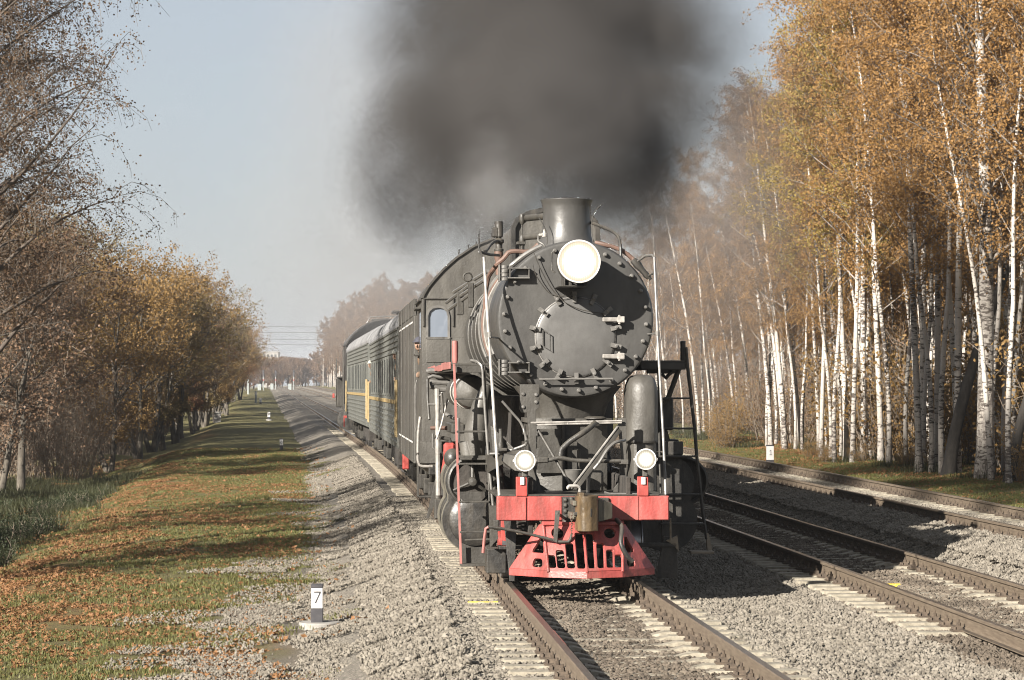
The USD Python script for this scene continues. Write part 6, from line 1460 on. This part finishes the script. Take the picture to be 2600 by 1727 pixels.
picket("7", -3.15, 32.7, "white post with black ends and the numeral 7 on a round concrete base")
picket("6", -4.0, 114.5, "small distant white post with the numeral 6 beside the gravel, left of the train", base=False)
picket("5", -4.4, 195.3, "tiny white marker post beyond the numeral 6 one", 0.6, 0.2)
picket("4", -5.2, 320.0, "farthest tiny white marker post on the left verge", 0.7, 0.25, base=False)
picket("1", 9.97, 75.1, "white post with the numeral 1 beside the far track, before the birches", h=0.62, w=0.2, base=False, cap=0.03)
t = thing("concrete_slab", "pale concrete marker slab with dark bands at the foot of the left-hand bank", "marker", at(-8.33, 200.0) * [1, 1, 0] + [0, 0, float(ground_z(-8.33, 200.0))], 0.1)
P("slab", LK + "pale_concrete", lambda b: b.rbox(-0.26, 0.26, -0.1, 0.1, -0.1, 0.95, 0.02), t)
for z in (0.3, 0.55, 0.75):
    P("band", LK + "marker_black", lambda b: b.hexa([(-0.262, -0.104, z), (0.262, -0.104, z + 0.06), (0.262, -0.104, z + 0.12), (-0.262, -0.104, z + 0.06), (-0.262, -0.08, z), (0.262, -0.08, z + 0.06), (0.262, -0.08, z + 0.12), (-0.262, -0.08, z + 0.06)]), t)
for o, y, lb in ((-4.9, 600, "leftmost far signal mast, left of the distant tracks"), (-1.9, 640, "far signal mast with red bands between the distant tracks"), (2.27, 615, "rightmost far signal mast, nearest the pinkish birches")):
    t = thing("signal_mast", lb, "signal", at(o, y, -0.3))
    P("mast", LK + "mast_grey", lambda b: b.tube([(0, 0, 0), (0, 0, 4.4)], 0.11, 8), t)
    P("signal_head", LK + "marker_black", lambda b: b.rbox(-0.24, 0.24, -0.15, 0.15, 3.2, 4.7, 0.05), t)
    P("red_band", LK + "signal_red", lambda b: (b.lathe([(0.115, 2.2), (0.12, 2.22), (0.12, 2.5), (0.115, 2.52)], 8)), t)
    P("cabinet", LK + "mast_grey", lambda b: b.rbox(-1.3, -0.5, -0.3, 0.3, 0, 1.5, 0.04), t)
t = thing("lineside_post", "tall pale post on the distant left bank, nearest the maples", "post", at(-7.9, 520, -0.7))
P("post", LK + "mast_grey", lambda b: b.tube([(0, 0, 0), (0, 0, 4.8)], [0.22, 0.15], 8), t)
P("arm", LK + "mast_grey", lambda b: b.rbox(-0.25, 0.4, -0.1, 0.1, 4.3, 4.5, 0.03), t)
t = thing("lineside_post", "short pale post on the left bank in front of the tall one", "post", at(-5.8, 330, -0.62))
P("post", LK + "mast_grey", lambda b: b.tube([(0, 0, 0), (0, 0, 1.5)], [0.13, 0.1], 8), t)
P("plate", LK + "marker_white", lambda b: b.rbox(-0.14, 0.14, -0.13, -0.1, 1.0, 1.4, 0.01), t)
for k, z in enumerate((16.4, 15.1, 13.6, 12.3)):
    xs = np.linspace(-190, 90, 40)
    tag(obj("power_line_wire", MB().tube(np.stack([xs, np.full(40, 600.0 + k), z + 3.2 * ((xs + 40) / 140) ** 2 - 0.4], 1), 0.04, 4).mesh(), LK + "wire_grey"), ("highest", "second", "third", "lowest")[k] + " of four power line wires crossing the sky above the distant track" if k in (0, 3) else ("second" if k == 1 else "third") + " power line wire from the top, crossing the sky over the distant track", "power line", "four far power line wires")
t = thing("apartment_block", "far white apartment block showing above the trees at the end of the line", "building", (-139, 1500, 0))
P("wall", LK + "pale_concrete", lambda b: b.rbox(-4.6, 4.6, -5, 5, 0, 21.5, 0.05), t)
P("roof", LK + "pale_concrete", lambda b: b.rbox(-4.8, 4.8, -5.3, 5.3, 21.52, 22.2, 0.05), t)
for r in range(3):
    for k in range(4):
        P("window", LK + "coach_glass", lambda b: b.rbox(-4.0 + k * 2.1, -2.8 + k * 2.1, -5.04, -5.0, 13.0 + r * 3, 14.5 + r * 3, 0.005), t)


# ------------------------------------------------------------------ smoke, steam, haze
def puffs(name, mat, color, density, balls, noise_scale, lo, hi, aniso, label, cat, power=1.0, emis=None):
    """A closed skin round a set of puffs (x, y, z, radius, strength); its density fades to nothing at the skin and is torn by noise."""
    N = {"g": ("geometry", {}), "n": ("noise_texture", {"scale": noise_scale, "detail": 5.0, "roughness": 0.58, "distortion": 0.5}), "nr": ("map_range", {"from_min": lo, "from_max": hi, "to_min": 0.0, "to_max": 1.0, "clamp": True}),
         "mu": ("math", {"math_type": "multiply"}), "de": ("math", {"math_type": "multiply", "value2": density}), "v": ("principled_volume", {"color": color, "anisotropy": aniso})}
    E = [("g.position", "n.vector"), ("n.fac", "nr.value"), ("nr.result", "mu.value1"), ("mu.value", "de.value1"), ("de.value", "v.density")]
    last = None
    for k, (x, y, z, r, s) in enumerate(balls):
        N[f"d{k}"] = ("vector_math", {"math_type": "distance", "vector2": (x, y, z)})
        N[f"f{k}"] = ("map_range", {"range_type": "smoothstep", "from_min": r, "from_max": r * 0.15, "to_min": 0.0, "to_max": s, "clamp": True})
        E += [("g.position", f"d{k}.vector1"), (f"d{k}.value", f"f{k}.value")]
        if last is None:
            last = f"f{k}.result"
        else:
            N[f"a{k}"] = ("math", {"math_type": "maximum" if power == 1 else "add"})
            E += [(last, f"a{k}.value1"), (f"f{k}.result", f"a{k}.value2")]
            last = f"a{k}.value"
    E.append((last, "mu.value2"))
    usdkit.material(stage, LK + mat, N, E, volume="v.volume")
    pts = np.vstack([np.array(trimesh.creation.icosphere(2, r * 1.02).vertices) + [x, y, z] for x, y, z, r, s in balls])
    h = trimesh.convex.convex_hull(pts)
    tag(obj(name, (h.vertices, h.faces), LK + mat, smooth=False), label, cat, kind="stuff")


SMOKE = [(0.72, 33.9, 5.0, 0.42, 1.0), (0.74, 34.8, 5.5, 0.75, 1.0), (0.75, 37.0, 6.3, 1.25, 1.0), (0.5, 42.0, 6.9, 2.0, 0.9), (0.75, 45.0, 8.4, 2.5, 0.95), (-0.7, 49.0, 7.2, 2.5, 0.8), (1.75, 50.0, 7.2, 2.2, 0.9),
         (2.5, 55.0, 9.4, 3.3, 0.75), (-0.5, 55.0, 9.8, 3.3, 0.8), (0.9, 56.0, 11.4, 3.6, 0.8), (-1.7, 58.0, 7.3, 2.6, 0.55), (2.4, 56.0, 6.6, 2.0, 0.65), (0.2, 52.0, 5.9, 1.9, 0.5)]
puffs("smoke", "coal_smoke", (0.13, 0.122, 0.118), 2.2, SMOKE, 0.5, 0.36, 0.62, 0.1, "dark brown-grey coal smoke billowing from the chimney and back over the train", "smoke", 2)
STEAM = [(-0.15, 37.0, 4.95, 0.75, 1.0), (-0.3, 38.5, 5.5, 0.95, 0.7), (-0.6, 40.0, 5.1, 0.9, 0.5)]
puffs("steam", "white_steam", (0.9, 0.88, 0.85), 0.35, STEAM, 1.5, 0.36, 0.7, 0.2, "small puff of pale steam left of the chimney", "steam", 2)
DRIFT = [(-2.9, 60.0, 9.8, 4.2, 1.6), (4.2, 60.0, 8.4, 3.8, 1.3), (-2.6, 62.0, 7.0, 3.2, 1.6), (-3.4, 66.0, 9.5, 3.6, 1.2), (-4.2, 74.0, 6.5, 4.0, 1.2), (-4.2, 82.0, 8.0, 5.5, 0.9), (-7.5, 112.0, 9.0, 6.5, 0.7), (-5.5, 86.0, 12.0, 6.0, 0.5), (5.0, 78.0, 6.0, 5.5, 1.0), (6.2, 82.0, 10.5, 6.0, 0.8), (3.6, 72.0, 3.0, 4.0, 0.7), (-3.5, 100.0, 6.0, 6.0, 0.8), (-12.0, 150.0, 9.0, 9.0, 0.3), (-11.0, 150.0, 4.0, 7.0, 0.3)]
puffs("drifting_smoke", "thin_smoke", (0.5, 0.49, 0.49), 0.085, DRIFT, 0.16, 0.28, 0.72, 0.15, "thin grey smoke hanging over the train and before the right-hand birches", "smoke", 2)
usdkit.material(stage, LK + "haze", {"v": ("principled_volume", {"color": (0.86, 0.88, 0.92), "density": 0.00012, "anisotropy": 0.1})}, [], volume="v.volume")
tag(obj("haze", MB().box(-1500, 900, -60, 3400, -6, 42).mesh(), LK + "haze", smooth=False), "faint autumn haze that softens the far end of the line", "haze", kind="stuff")
